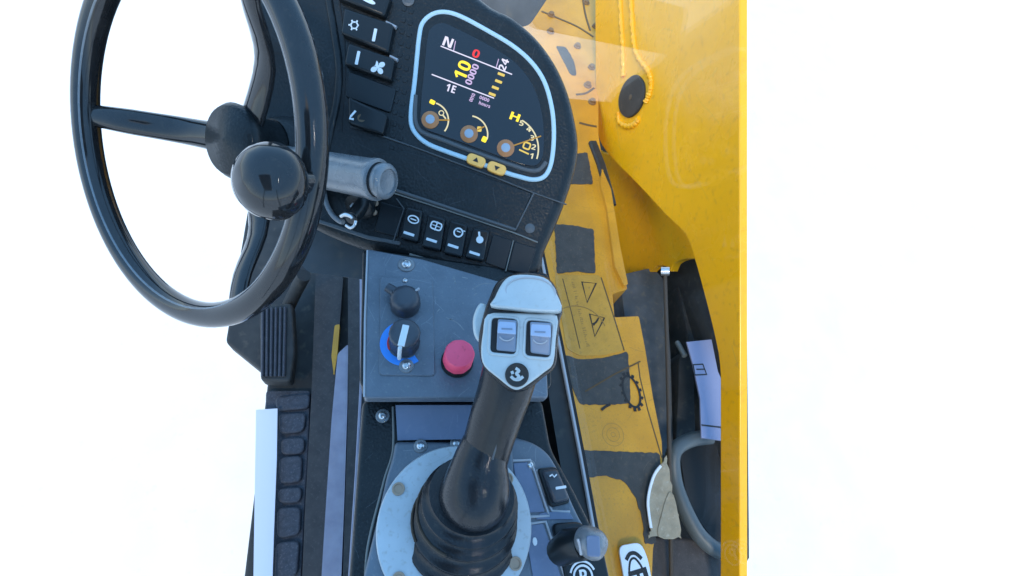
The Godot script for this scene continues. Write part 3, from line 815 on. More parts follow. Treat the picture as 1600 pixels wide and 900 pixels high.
	for k in 4:
		var r := rocker(t, DASH, quads[k], .001, .007, .0016, M.rocker, ["rocker switch with a beacon symbol", "rocker switch with a split screen symbol", "rocker switch with a round lamp symbol", "rocker switch with a bulb symbol"][k])
		part(r, "indicator_bar", plate(rrect(bars[k], 0.0108, 0.0026, .0006, .04), 0, .0003), M.print_white, on(DASH, Vector2(), .0080))
		var z := on(DASH, Vector2(), .0080)
		var c: Vector2 = sym[k]
		match k:
			0:
				part(r, "symbol", strip(circle(c, .0052, 16, .0036), .0013, .0004, true), M.print_white, z)
				part(r, "symbol", strip(PackedVector2Array([c - Vector2(.003, 0), c + Vector2(.003, 0)]), .0012, .0004), M.print_white, z)
			1:
				part(r, "symbol", strip(rrect(c, .0105, .007, .0026), .0014, .0004, true), M.print_white, z)
				part(r, "symbol", strip(PackedVector2Array([c - Vector2(0, .0045), c + Vector2(0, .0045)]), .0012, .0004), M.print_white, z)
				part(r, "symbol", strip(PackedVector2Array([c - Vector2(.004, 0), c + Vector2(.004, 0)]), .0008, .0004), M.print_white, z)
			2:
				part(r, "symbol", strip(circle(c, .0042, 18), .0015, .0004, true), M.print_white, z)
				part(r, "symbol", strip(PackedVector2Array([c - Vector2(.002, -.001), c + Vector2(.002, .001)]), .001, .0004), M.print_white, z)
				part(r, "symbol", strip(PackedVector2Array([c + Vector2(.003, .003), c + Vector2(.006, .0035)]), .0009, .0004), M.print_white, z)
			3:
				part(r, "symbol", plate(circle(c, .0036, 16), 0, .0004), M.print_white, z)
				part(r, "symbol", strip(PackedVector2Array([c + Vector2(-.001, .002), c + Vector2(-.0035, .0072)]), .002, .0004), M.print_white, z)
	for q in [v2([-0.0605, -0.1375, -0.037, -0.1355, -0.0327, -0.1652, -0.0563, -0.1666]), v2([0.0542, -0.1288, 0.0751, -0.1278, 0.078, -0.1583, 0.0569, -0.1586]), v2([0.0771, -0.1278, 0.1001, -0.1268, 0.1004, -0.1541, 0.08, -0.1582])]:
		part(t, "blank_cover", plate(rounded(q, .002), 0, .0022, .001), M.rocker, DASH)
	part(t, "panel_gap", strip(v2([0.0757, -0.1276, 0.0791, -0.1593]), .001, .0028), M.seam_dust, DASH)
	part(t, "panel_gap", strip(v2([-0.0474, -0.1292, -0.0368, -0.1361, -0.0355, -0.1704]), .0012, .0026), M.ridge, DASH)
	# upper bank of switches, lying sideways
	var bank := [v2([-0.1741, 0.057, -0.1208, 0.0573, -0.1198, 0.0347, -0.1701, 0.0356]), v2([-0.1597, 0.0293, -0.1082, 0.0309, -0.1036, 0.0021, -0.1534, 0.0034]), v2([-0.144, -0.0019, -0.0951, -0.0008, -0.0916, -0.023, -0.1398, -0.0238]), v2([-0.1355, -0.0263, -0.0857, -0.0262, -0.0825, -0.0512, -0.1301, -0.0517]), v2([-0.1253, -0.0519, -0.0823, -0.0553, -0.0801, -0.0758, -0.1151, -0.0775])]
	var names := ["rocker switch with a vehicle symbol", "rocker switch with a snowflake symbol", "rocker switch with a fan symbol", "blank rocker cover", "rocker switch with a hook symbol"]
	for k in 5:
		var r := rocker(t, DASH, bank[k], .001, .0012 if k == 3 else .0082, 0.0 if k == 3 else -.0022, M.rocker, names[k])
		var z := on(DASH, Vector2(), .0097)
		match k:
			0:
				part(r, "symbol", plate(smooth(v2([-0.1463, 0.0458, -0.1411, 0.0464, -0.1318, 0.0432, -0.1343, 0.0408, -0.1433, 0.0414, -0.1482, 0.0436]), 3), 0, .0004), M.print_white, z)
				part(r, "symbol", plate(smooth(v2([-0.1613, 0.0426, -0.1578, 0.044, -0.1547, 0.0431, -0.1578, 0.0405]), 3), 0, .0004), M.print_white, z)
			1:
				for i in 6:
					var a := TAU * i / 6 + .3
					var c := Vector2(-0.1429, 0.0151)
					part(r, "symbol", strip(PackedVector2Array([c + Vector2(cos(a), sin(a)) * .0026, c + Vector2(cos(a), sin(a)) * .0056]), .0016, .0004), M.print_white, z)
				part(r, "symbol", strip(circle(Vector2(-0.1429, 0.0151), .0033, 12), .0014, .0004, true), M.print_white, z)
				part(r, "indicator_bar", plate(rrect(Vector2(-0.1213, 0.0132), .003, .0128, .0008, .16), 0, .0004), M.print_white, z)
			2:
				part(r, "indicator_bar", plate(rrect(Vector2(-0.1287, -0.0139), .003, .0135, .0008, .16), 0, .0004), M.print_white, z)
				for i in 4:
					var a := TAU * i / 4 + .9
					part(r, "symbol", plate(circle(Vector2(-0.1073, -0.0153) + Vector2(cos(a), sin(a)) * .0045, .0033, 12, .0026, a), 0, .0004), M.print_white, z)
				part(r, "symbol", plate(circle(Vector2(-0.1073, -0.0153), .0018, 10), 0, .0005), M.print_white, z)
			4:
				part(r, "symbol", strip(v2([-0.1123, -0.0634, -0.1146, -0.0698, -0.1149, -0.0726, -0.1111, -0.0719]), .002, .0004), M.print_white, z)
				part(r, "red_lamp", plate(circle(Vector2(-0.1045, -0.068), .004, 16), 0, .0004), M.rust, z)
	part(t, "bank_seam", strip(v2([-0.1151, -0.0775, -0.0976, -0.0756, -0.0789, -0.0753, -0.0541, -0.0748]), .0014, .0018), M.ridge, DASH)
	for l in [v2([-0.1183, 0.0325, -0.1071, 0.0313]), v2([-0.1028, 0.0017, -0.0944, 0.0009])]:
		part(t, "switch_clip", strip(l, .003, .004), M.trim, DASH)
	# embossed rows of pads between switches and display
	var em := Builder.new()
	for i in 13:
		for j in 2:
			var p := Vector2(-0.1035, 0.0529).lerp(Vector2(-0.0662, -0.0822), i / 12.0) + Vector2((j - .5) * .0075, 0)
			plate(rrect(p, .0045, .0045, .001), 0, .0006, .0003, 1, em)
	var eo := part(t, "embossed_pads", em, M.plastic, DASH)
	eo.set_meta("kind", "stuff")
	part(t, "knee_panel", plate(rounded(v2([-0.176, -0.1701, -0.1248, -0.1813, -0.0573, -0.1839, -0.0394, -0.1868, -0.0424, -0.2149, -0.0797, -0.2219, -0.1285, -0.2332, -0.1582, -0.2174]), .006), -.2, -.07, .006), M.slate, DASH)

func gauge(d: Node3D, f: Transform3D, c: Vector2, r: float, a0: float, a1: float, tip: Vector2, hub: float) -> void:
	part(d, "gauge_arc", strip(arc(c, r, a0, a1, 18), .0014, .0003), M.lit_cream, f)
	part(d, "gauge_needle", strip(PackedVector2Array([c, tip]), .0012, .0008), M.lit_needle, f)
	part(d, "gauge_hub", lathe(v2([hub * 1.6, 0, hub * 1.6, .0008, hub * 1.0, .0022, hub * .8, .0024]), 24), M.copper, on(f, c))
	part(d, "gauge_cap", lathe(v2([hub * .82, 0, hub * .82, .0026, hub * .6, .003, 0, .003]), 24), M.hub_grey, on(f, c))

func steering() -> void:
	var t := thing("steering_wheel", "glossy black steering wheel with a round spinner knob on its rim", "steering wheel", WHEEL.origin)
	var c3 := []
	for i in 96:
		c3.append(Vector3(cos(TAU * i / 96) * .154, sin(TAU * i / 96) * .154, 0))
	part(t, "rim", tube(c3, .0112, 20, true, 1.0, Vector3(0, 0, 1)), M.rim_black, WHEEL)
	part(t, "rim_seam", tube(c3.map(func(p): return Vector3(p.x * .958, p.y * .958, .0075)), .0016, 6, true, 1.0, Vector3(0, 0, 1)), M.stalk, WHEEL)
	part(t, "hub", lathe(v2([.024, -.09, .026, -.06, .033, -.052, .034, -.044, .03, -.038, 0, -.035]), 36), M.plastic, WHEEL)
	for a in [165.0, 285.0, 45.0]:
		var d := Vector3(cos(deg_to_rad(a)), sin(deg_to_rad(a)), 0)
		part(t, "spoke", tube(smooth3([d * .02 + Vector3(0, 0, -.055), d * .08 + Vector3(0, 0, -.045), d * .125 + Vector3(0, 0, -.014), d * .152], 4), [.014, .0138, .0135, .013, .0128, .0125, .0122, .012, .0115, .011, .0105, .010, .0095], 12, false, .5), M.rim_black, WHEEL)
	var k := Vector3(-0.0779, 1.7779, -0.2174)
	var z := WHEEL.basis.z
	part(t, "spinner_knob", lathe(v2([.007, -.024, .008, -.014, .016, -.012, .022, -.007, .0252, 0, .0245, .007, .0215, .014, .0165, .0195, .009, .0228, 0, .0235]), 40), M.rim_black, axis_frame(k, z), "glossy black round spinner knob")
	part(t, "knob_clamp", tube([k - z * .016, k - z * .024], .010, 12, false, .6), M.rim_black)
	var s := thing("steering_column", "short dark steering column with grey scuffed control stalk behind the wheel", "steering column", WHEEL.origin - WHEEL.basis.z * .2)
	var o := WHEEL.origin
	part(s, "shaft", tube([o - z * .07, o - z * .10, o - z * .14, o - z * .20], [.018, .022, .024, .024], 20), M.plastic)
	part(s, "shroud", tube([o - z * .085, o - z * .10, o - z * .16, o - z * .22], [.026, .034, .038, .04], 24), M.plastic)
	var a := Vector3(-0.1119, 1.6494, -0.3439)
	var e := Vector3(-0.013, 1.702, -0.2839)
	var ax := (e - a).normalized()
	var L := (e - a).length()
	var st := part(s, "control_stalk", lathe(v2([0, 0, .0165, .001, .0172, .03, .0178, L - .014, .0186, L - .0115, .0186, L - .007, .0155, L - .006]), 40), M.stalk, axis_frame(a, ax), "grey scuffed control stalk")
	part(st, "stalk_groove", lathe(v2([.0150, L - .0068, .0150, L - .003]), 40), M.seam_dark, axis_frame(a, ax))
	part(st, "end_ring", lathe(v2([.0150, L - .0035, .0158, L - .001, .0156, L + .0025, .0135, L + .0045, .0112, L + .005, .0108, L + .003, .006, L + .0022, 0, L + .002]), 40), M.stalk, axis_frame(a, ax))
	for q in [.75, 1.5]:
		var sd := ax.cross(Vector3(.1, .9, .5)).normalized().rotated(ax, q)
		part(st, "stalk_seam", tube([a + ax * .02 + sd * .0175, a + ax * (L - .014) + sd * .0180], .0007, 6), M.seam_dark if q > 1 else M.trim)
	# ignition key with its wire loop
	var g := thing("ignition_key", "black ignition key with metal ring and wire under the grey stalk", "key", Vector3(-0.0416, 1.6463, -0.291))
	part(g, "lock_barrel", lathe(v2([.012, -.03, .012, 0, .0145, .002, .0145, .007, .012, .0085, .005, .0085]), 24), M.plastic, axis_frame(Vector3(-0.0356, 1.6443, -0.3019), Vector3(-0.0433, 1.6505, -0.282) - Vector3(-0.0343, 1.6454, -0.3035)))
	part(g, "key_head", tube([Vector3(-0.0344, 1.6515, -0.2974), Vector3(-0.0385, 1.6537, -0.2858), Vector3(-0.0438, 1.6555, -0.2762)], [.0095, .0105, .0085], 12, false, .7), M.rocker)
	part(g, "key_collar", tube([Vector3(-0.032, 1.6506, -0.2944), Vector3(-0.0374, 1.6511, -0.2982), Vector3(-0.0428, 1.6492, -0.2972), Vector3(-0.0452, 1.6473, -0.2947)], .0024, 8), M.chrome)
	part(g, "key_ring", tube(smooth3([Vector3(-0.0531, 1.6544, -0.2788), Vector3(-0.0488, 1.6578, -0.2788), Vector3(-0.0435, 1.6589, -0.276), Vector3(-0.0417, 1.659, -0.2731)], 4), .0022, 8), M.chrome)
	part(g, "key_ring", tube(smooth3([Vector3(-0.0485, 1.6515, -0.2709), Vector3(-0.0442, 1.653, -0.2671), Vector3(-0.0406, 1.6557, -0.2683), Vector3(-0.0395, 1.6578, -0.2719)], 4), .0016, 8), M.chrome)
	part(g, "wire_loop", tube(smooth3([Vector3(-0.0718, 1.6445, -0.314), Vector3(-0.0694, 1.6399, -0.3037), Vector3(-0.0636, 1.6387, -0.2918), Vector3(-0.0565, 1.6408, -0.2832), Vector3(-0.0525, 1.6436, -0.2799)], 5), .0026, 8), M.stalk, Transform3D.IDENTITY, "grey wire loop")
	part(g, "contact_stud", lathe(v2([.003, 0, .003, .002, 0, .0025]), 10), M.brass, on(DASH, Vector2(-0.0634, -0.1495)))
	part(g, "contact_stud", lathe(v2([.003, 0, .003, .002, 0, .0025]), 10), M.brass, on(DASH, Vector2(-0.0653, -0.1407)))

func screw(parent: Node3D, f: Transform3D, c: Vector2, r := .006, washer := true) -> void:
	var o := part(parent, "screw", lathe(v2([r * .62, 0, r * .62, r * .3, r * .5, r * .5, r * .28, r * .58, r * .26, r * .3, 0, r * .3]), 20), M.chrome, on(f, c))
	if washer:
		part(o, "washer", lathe(v2([r, 0, r, r * .12, r * .92, r * .2, r * .6, r * .2]), 24), M.stalk, on(f, c))

func console() -> void:
	var t := thing("side_console", "black side console with blue-grey control plate, knobs and red button", "console", Vector3(.05, 1.0, -.1))
	# body down to the floor
	part(t, "body", plate(rounded(v2([-0.0329, 0.1203, 0.1344, 0.1113, 0.1365, 0.0645, 0.1534, 0.0246, 0.1675, -0.0128, 0.1694, -0.0865, 0.159, -0.1791, -0.0433, -0.1433, -0.0387, -0.0174]), .008), -.6, 0, .005), M.plastic, BASE)
	part(t, "body", plate(rounded(v2([-0.0346, 0.2571, 0.1488, 0.2308, 0.1345, 0.1119, -0.033, 0.1209]), .006), -.6, .034, .003), M.plastic, BASE)
	part(t, "control_plate", plate(rounded(v2([-0.0295, 0.2469, 0.0209, 0.2365, 0.0862, 0.2148, 0.1347, 0.1996, 0.1246, 0.0986, -0.0283, 0.1069]), .0035), -.012, 0, .0022), M.panel, CONSOLE, "blue-grey scratched metal control plate")
	part(t, "plate_edge", strip(v2([-0.0289, 0.2448, -0.0292, 0.1747, -0.0278, 0.1079]), .0016, .0006), M.trim, CONSOLE)
	var kp := part(t, "knob_panel", plate(rounded(v2([-0.0171, 0.2166, 0.0297, 0.2141, 0.0288, 0.1222, -0.0168, 0.1248]), .004), 0, .0016, .0008), M.panel, CONSOLE)
	screw(t, CONSOLE, Vector2(0.0062, 0.2295), .0075)
	screw(t, on(CONSOLE, Vector2(), .0016), Vector2(0.0053, 0.1316), .006)
	screw(t, on(CONSOLE, Vector2(), .0016), Vector2(0.0049, 0.2121), .0035, false)
	# upper knob
	var k := on(CONSOLE, Vector2(0.0047, 0.1877), .0016)
	var kn := part(t, "rotary_knob", lathe(v2([.0128, 0, .0132, .004, .0125, .007, .0128, .009, .0122, .0145, .010, .0175, .006, .0188, 0, .019]), 36, null, func(a): return 1.0 + .018 * cos(a * 12)), M.knob, k, "plain dark rotary knob")
	part(kn, "pointer", strip(PackedVector2Array([Vector2(.006, .004), Vector2(.0118, .0085)]), .002, .003, false, .014), M.trim, k)
	part(kn, "lug", tube([k * Vector3(-.006, .006, .010), k * Vector3(-.0155, .0125, .011)], [.0048, .004], 12), M.knob)
	# lower knob on its blue and red scale
	var k2 := on(CONSOLE, Vector2(0.0039, 0.1521), .0016)
	var kb := part(t, "rotary_knob", lathe(v2([.0128, 0, .0128, .004, .0118, .006, .0118, .017, .0125, .0185, .0125, .0225, .011, .0242, .006, .0246, 0, .0246]), 36, null, func(a): return 1.0 + .02 * cos(a * 14)), M.knob, k2, "rotary knob with a white pointer on a blue and red scale")
	part(kb, "blue_scale", strip(arc(Vector2(), .0172, 95, 305, 30), .0062, .0006), M.blue_band, k2)
	part(kb, "red_scale", strip(arc(Vector2(), .0132, 130, 205, 16), .0026, .0009), M.red_band, k2)
	part(kb, "white_pointer", strip(v2([.001, .0055, -.0015, -.0055, -.003, -.0120]), .0054, .0016, false, .0246), M.print_white, k2)
	part(kb, "pointer_tail", tube([k2 * Vector3(-.0037, -.0130, .0245), k2 * Vector3(-.0042, -.0142, .012), k2 * Vector3(-.0044, -.0146, .003)], .0017, 8), M.print_white)
	# red push button
	var rb := on(CONSOLE, Vector2(0.0477, 0.1338))
	var b := part(t, "push_button", lathe(v2([.0122, .005, .0126, .007, .0124, .021, .0114, .0226, .006, .023, 0, .023]), 40, null, func(a): return 1.0 + .012 * cos(a * 10)), M.red_button, rb, "pinkish red push button")
	part(b, "button_collar", lathe(v2([.0138, 0, .0138, .003, .012, .006]), 32), M.plastic, rb)
	# scratches
	var rg := RandomNumberGenerator.new()
	rg.seed = 12
	for l in [v2([0.0493, 0.2175, 0.0507, 0.2094]), v2([0.0571, 0.2168, 0.0624, 0.2155]), v2([0.0659, 0.204, 0.0747, 0.2094, 0.0845, 0.21]), v2([0.0326, 0.1816, 0.035, 0.1841]), v2([0.0403, 0.1759, 0.0503, 0.1701, 0.0556, 0.1632]), v2([0.0666, 0.1973, 0.0698, 0.2]), v2([0.043, 0.1733, 0.0466, 0.1751])]:
		part(t, "scratch", strip(smooth(l, 4, false), .0010, .0001), M.stalk, CONSOLE)
	var fr := part(t, "front_face", plate(v2([0.0088, 0.1312, 0.0381, 0.1298, 0.0376, 0.1177, 0.0086, 0.1193]), .0, .033), M.plastic, BASE)
	# joystick block with its sloping top edge
	part(t, "joystick_block", plate(rounded(v2([-0.0043, 0.0786, 0.0659, 0.0736, 0.0976, 0.0713, 0.0975, 0.0549, 0.089, -0.032, 0.079, -0.1616, -0.0267, -0.1429, -0.0272, -0.0183, -0.0176, 0.0203, -0.011, 0.0509, -0.0059, 0.0672]), .004), -.03, 0, .003), M.panel, BLOCK)
	var ledge := Builder.new()
	var q := [Vector3(-0.0038, 1.6145, -0.1087), Vector3(0.067, 1.629, -0.1011), Vector3(0.0646, 1.6197, -0.0741), Vector3(-0.0022, 1.6056, -0.0803)]
	part(t, "block_ledge", slope_slab(q, .02), M.tile)
	for s in [Vector2(0.0171, 0.0733), Vector2(0.0479, 0.0732)]:
		screw(t, BLOCK, s, .0058)
	screw(t, BASE, Vector2(-0.015, 0.1033), .0062)
	part(t, "block_seam", tube(lift(smooth(v2([-0.0061, 0.1107, -0.0055, 0.0805, -0.0071, 0.0672, -0.0122, 0.0521, -0.0167, 0.0351, -0.0228, 0.0119, -0.0258, -0.0059, -0.0265, -0.0315]), 5, false), .001), .0011, 6), M.seam_dust, BASE, "dusty seam along the joystick block")
	# mounting ring round the boot
	var mc := Vector2(0.0438, 0.0085)
	var mr := 0.0624
	part(t, "mounting_ring", lathe(v2([mr * .3, 0, mr, 0, mr, .0035, mr * .985, .005, mr * .7, .006, mr * .3, .006]), 64), M.disc, on(BLOCK, mc), "pale metal mounting ring round the rubber boot")
	for a in [145.0, 215.0, 325.0, 35.0]:
		var d := Vector2(cos(deg_to_rad(a)), sin(deg_to_rad(a))) * mr * .885
		part(t, "ring_screw", lathe(v2([.0052, 0, .005, .0008, .0038, .0008, .0036, -.0004, 0, -.0006]), 16), M.brass, on(BLOCK, mc + d, .006))
	# switch panel to the right of the ring
	var sp := part(t, "switch_panel", plate(rounded(v2([0.0963, 0.0779, 0.1177, 0.0707, 0.1309, 0.0608, 0.1383, 0.0458, 0.1476, 0.0143, 0.154, -0.0026, 0.1667, -0.0158, 0.1684, -0.0416, 0.1549, -0.1767, 0.0733, -0.1623, 0.0874, -0.032]), .008), -.02, 0, .003), M.panel, SWITCHES)
	var tl := [v2([0.0972, 0.0535, 0.1119, 0.0534, 0.1209, 0.0117, 0.1001, 0.0128]), v2([0.1011, 0.0028, 0.118, 0.0031, 0.1278, -0.0368, 0.1334, -0.0808, 0.1079, -0.0773]), v2([0.1117, 0.0067, 0.1157, 0.0112, 0.1412, 0.0118, 0.1462, 0.0032])]
	for c in tl:
		part(t, "panel_tile", plate(rounded(c, .002), 0, .0014, .0006), M.tile, SWITCHES)
	for l in [v2([0.0969, 0.0557, 0.1133, 0.0549, 0.1165, 0.0433, 0.1236, 0.0105, 0.1245, 0.0084, 0.1019, 0.0096]), v2([0.1181, 0.0464, 0.1273, 0.0121, 0.1432, 0.0096]), v2([0.1002, 0.0039, 0.1205, 0.0043, 0.1277, -0.023, 0.1319, -0.0418])]:
		part(t, "tile_joint", strip(l, .0022, .0018), M.trim, SWITCHES)
	screw(t, SWITCHES, Vector2(0.1127, 0.0506), .0048)
	part(t, "switch_frame", plate(rounded(v2([0.1176, 0.047, 0.1361, 0.0471, 0.1444, 0.0166, 0.1253, 0.0143]), .004), 0, .005, .002), M.rocker, SWITCHES)
	var pr := rocker(t, SWITCHES, v2([0.1203, 0.0451, 0.1347, 0.0455, 0.1423, 0.0184, 0.1275, 0.0172]), .004, .006, -.004, M.knob, "dark blue rocker switch with a white bar", .001)
	part(pr, "indicator_bar", plate(rrect(Vector2(0.1346, 0.029), 0.0096, .0022, .0008, .05), 0, .0004), M.print_white, on(SWITCHES, Vector2(), .0124))
	part(pr, "symbol", strip(v2([0.1259, 0.0387, 0.1285, 0.0401, 0.13, 0.0379, 0.1326, 0.0398]), .0012, .0004), M.print_white, on(SWITCHES, Vector2(), .0122))
	part(t, "panel_mark", plate(circle(Vector2(0.109, -0.0096), .002, 10, .0032), 0, .0006), M.print_white, on(SWITCHES, Vector2(), .0014))
	# parking lever at the lower right
	var lv := thing("parking_lever", "black knuckle-shaped parking lever by the window trim", "lever", Vector3(.1, 1.605, .03))
	part(lv, "lever_base", plate(rounded(v2([0.1247, 0.0024, 0.1506, 0.0013, 0.1664, -0.0177, 0.168, -0.0439, 0.1728, -0.0862, 0.1334, -0.0808, 0.1292, -0.0278]), .006), 0, .006, .003), M.rocker, SWITCHES)
	part(lv, "lever_arm", tube([Vector3(0.1221, 1.6317, 0.0183), Vector3(0.1275, 1.6469, 0.0139), Vector3(0.1344, 1.6556, 0.0138)], [.0125, .0145, .0135], 16, false, .85), M.rocker)
	part(lv, "lever_head", tube(smooth3([Vector3(0.1311, 1.6565, 0.0105), Vector3(0.1366, 1.6613, 0.0128), Vector3(0.1423, 1.6631, 0.0168), Vector3(0.1451, 1.6628, 0.0188)], 4), [.0095, .0108, .0118, .0124, .0128, .013, .013, .0128, .0122, .0115, .0105, .0085, .005], 16, false, .85), M.stalk)
	part(lv, "lever_rib", tube([Vector3(0.1257, 1.6697, 0.01), Vector3(0.1267, 1.669, 0.0142), Vector3(0.128, 1.6651, 0.0202)], .0012, 8), M.trim)
	part(lv, "lever_insert", plate(rrect(Vector2(), .0135, .0095, .002), 0, .0022, .001), M.tile, axis_frame(Vector3(0.1343, 1.6761, 0.0155), Vector3(0.1159, 1.7272, 0.0134) - Vector3(0.1343, 1.6761, 0.0155)))
	var pk := on(SWITCHES, Vector2(0.1446, -0.0388), .0065)
	part(lv, "parking_symbol", strip(circle(Vector2(), .0078, 24), .0016, .0006, true), M.print_white, pk)
	part(lv, "parking_symbol", strip(arc(Vector2(), .0108, 20, 160, 14), .0016, .0006), M.print_white, pk)
	words(lv, "parking_letter", "P", .0095, M.print_white, on(pk, Vector2()))
	# the pale lower flank beside the block and trims on the left of the console
	part(t, "flank_strip", plate(v2([-0.0115, 0.0249, -0.0088, 0.0105, -0.0116, -0.0074, -0.0145, -0.0159, -0.0174, -0.0112, -0.0148, 0.0111]), 0, .001), M.pale_strip, BASE)

func slope_slab(q: Array, deep: float) -> Builder:
	var m := Builder.new()
	var n: Vector3 = (q[1] - q[0]).cross(q[3] - q[0]).normalized()
	if n.y < 0:
		n = -n
	var s := m.v.size()
	for p in q:
		m.vert(p, n)
	m.quad(s, s + 1, s + 2, s + 3)
	for i in 4:
		var j := (i + 1) % 4
		var sn: Vector3 = (q[j] - q[i]).cross(n).normalized()
		var mid: Vector3 = (q[0] + q[2]) * .5
		if sn.dot(q[i] - mid) < 0:
			sn = -sn
		var a := m.vert(q[i], sn); var b := m.vert(q[j], sn)
		var c := m.vert(q[j] - n * deep, sn); var d := m.vert(q[i] - n * deep, sn)
		m.quad(a, b, c, d)
	return m

func joystick() -> void:
	var t := thing("joystick", "black joystick with silver faceplate, two thumb rockers and ribbed rubber boot", "joystick", Vector3(0.0528, 1.604, -0.0078))
	# boot: bellows whose rings lean over towards the stick
	var c := []
	var r := []
	var a := Vector3(0.0495, 1.6032, -0.0034)
	var b := Vector3(0.0529, 1.6563, -0.0289)
	var n := 61
	for i in n:
		var f := i / float(n - 1)
		c.append(a.lerp(b, f) + Vector3(0, .004, -.002) * sin(f * PI))
		r.append(lerpf(.0435, .0325, pow(f, .85)) + .0042 * (1.0 - pow(absf(sin(f * PI * 4.0 - .5)), .6) * 1.6))
	part(t, "boot", tube(c, r, 48, false, 1.0, Vector3(1, 0, 0)), M.rubber, Transform3D.IDENTITY, "ribbed black rubber boot")
	for k in 2:
		var fi := int([18, 33][k])
		var fx := axis_frame(c[fi], b - a, Vector3(1, 0, 0))
		var dusty := []
		for i in 15:
			var an := deg_to_rad(lerpf(150.0, 290.0, i / 14.0) + 40.0 * k)
			dusty.append(fx * Vector3(cos(an) * r[fi] * 1.005, sin(an) * r[fi] * 1.005, 0))
		part(t, "fold_dirt", tube(dusty, .0011, 6), M.fold_dirt)
	# collar of the stick
	var cc := [Vector3(0.0537, 1.6468, -0.0232), Vector3(0.0541, 1.661, -0.0283), Vector3(0.0549, 1.6686, -0.0337), Vector3(0.056, 1.6749, -0.0409), Vector3(0.0579, 1.68, -0.0499), Vector3(0.0616, 1.6863, -0.0603)]
	part(t, "collar", tube(smooth3(cc, 5), [.0255, .0276, .0280, .0281, .0281, .0280, .0278, .0276, .0273, .0270, .0266, .0262, .0257, .0252, .0247, .0241, .0235, .0229, .0223, .0216, .0210, .0204, .0198, .0192, .0187, .0182], 36, false, .93, Vector3(1, 0, 0)), M.rubber)
	# shaft
	var sc := smooth3([Vector3(0.0595, 1.6654, -0.0431), Vector3(0.0631, 1.6855, -0.0603), Vector3(0.0682, 1.7034, -0.0769), Vector3(0.0728, 1.7186, -0.0907), Vector3(0.0764, 1.7317, -0.1055), Vector3(0.0786, 1.7433, -0.1224)], 5)
	var sr := []
	for i in sc.size():
		sr.append(lerpf(.0192, .0215, i / float(sc.size() - 1)))
	part(t, "grip", tube(sc, sr, 36, false, .93, Vector3(1, 0, 0)), M.grip)
	for l in [[Vector3(0.0611, 1.6928, -0.0396), Vector3(0.0653, 1.7087, -0.056), Vector3(0.0702, 1.7244, -0.0719), Vector3(0.0753, 1.7364, -0.0837)]]:
		part(t, "mould_line", tube(smooth3(l, 5), .0009, 6), M.ridge)
	# head
	var outline := smooth(v2([-0.0058, 0.0413, 0.0072, 0.0419, 0.0185, 0.0371, 0.024, 0.0276, 0.0268, 0.0165, 0.0253, 0.0096, 0.0242, -0.0073, 0.0229, -0.0206, 0.0141, -0.0292, 0.0062, -0.036, -0.0044, -0.0386, -0.0138, -0.0329, -0.023, -0.0252, -0.0274, -0.0147, -0.0286, -0.003, -0.0265, 0.0116, -0.0229, 0.0239, -0.0176, 0.0355]), 4)
	part(t, "head", plate(outline, -.034, 0, .006, 6), M.grip, HEAD)
	part(t, "faceplate", plate(smooth(v2([-0.023, 0.0109, -0.0069, 0.0125, 0.01, 0.0128, 0.0227, 0.0121, 0.0224, -0.0032, 0.0212, -0.019, 0.0156, -0.025, 0.006, -0.0328, -0.0004, -0.0367, -0.0054, -0.0358, -0.0131, -0.0305, -0.0227, -0.0232, -0.0257, -0.0146, -0.0253, -0.0012]), 3), -.002, .0032, .0016, 4), M.silver, HEAD, "silver lower faceplate")
	var hood := smooth(v2([-0.0073, 0.0373, 0.0065, 0.0379, 0.016, 0.0352, 0.0214, 0.0267, 0.0252, 0.0147, 0.01, 0.0132, -0.007, 0.0142, -0.0208, 0.0157, -0.0185, 0.0215, -0.0139, 0.0321]), 3)
	var hz := func(p: Vector2) -> float:
		return .0088 - clampf((p.y - (Vector2(0.0015, 0.0137)).y) / .03, 0, 1) * .0025
	part(t, "hood", dome(hood, -.002, hz, .0018), M.silver, HEAD, "silver hood over the thumb rockers")
	part(t, "hood_oval", strip(circle(Vector2(0.0048, 0.0264), 0.0163, 40, 0.0094, -.06), .0008, .0005, true), M.trim, on(HEAD, Vector2(), .0074))
	for k in 2:
		var fr: PackedVector2Array = [v2([-0.0208, 0.0097, -0.0021, 0.0092, -0.0022, -0.0156, -0.0207, -0.0148]), v2([0.0021, 0.009, 0.0208, 0.0081, 0.0199, -0.0166, 0.002, -0.0158])][k]
		var rk: PackedVector2Array = [v2([-0.0156, 0.0074, -0.0033, 0.0071, -0.0032, -0.0131, -0.0158, -0.0125]), v2([0.0052, 0.0066, 0.0191, 0.0064, 0.019, -0.0142, 0.0064, -0.0131])][k]
		var side: String = ["left thumb rocker", "right thumb rocker"][k]
		var outer := part(t, "rocker_frame", strip(rounded(fr, .004), .002, .0014, true, .0028), M.silver, HEAD)
		part(outer, "rocker_well", plate(rounded(fr, .0035), 0, .0036), M.seam_dark, HEAD)
		var a0 := (rk[0] + rk[1]) * .5
		var b0 := (rk[2] + rk[3]) * .5
		var ax := b0 - a0
		var top := func(p: Vector2) -> float:
			var s := clampf((p - a0).dot(ax) / ax.length_squared(), 0, 1)
			return .0088 - s * .004 if s < .5 else .0062 - (s - .5) * .003
		part(t, "thumb_rocker", dome(rounded(rk, .0015), .0025, top, .0012), M.button_blue, HEAD, side)
		var mid := rk[0].lerp(rk[2], .5) + (rk[0] - rk[3]) * .2
		part(t, "rocker_pad", plate(rounded(PackedVector2Array([rk[0].lerp(rk[2], .06), rk[1].lerp(rk[3], .06), rk[1].lerp(rk[2], .46), rk[0].lerp(rk[3], .46)]), .0012), .005, .0086, .0008), M.pale_blue, HEAD)
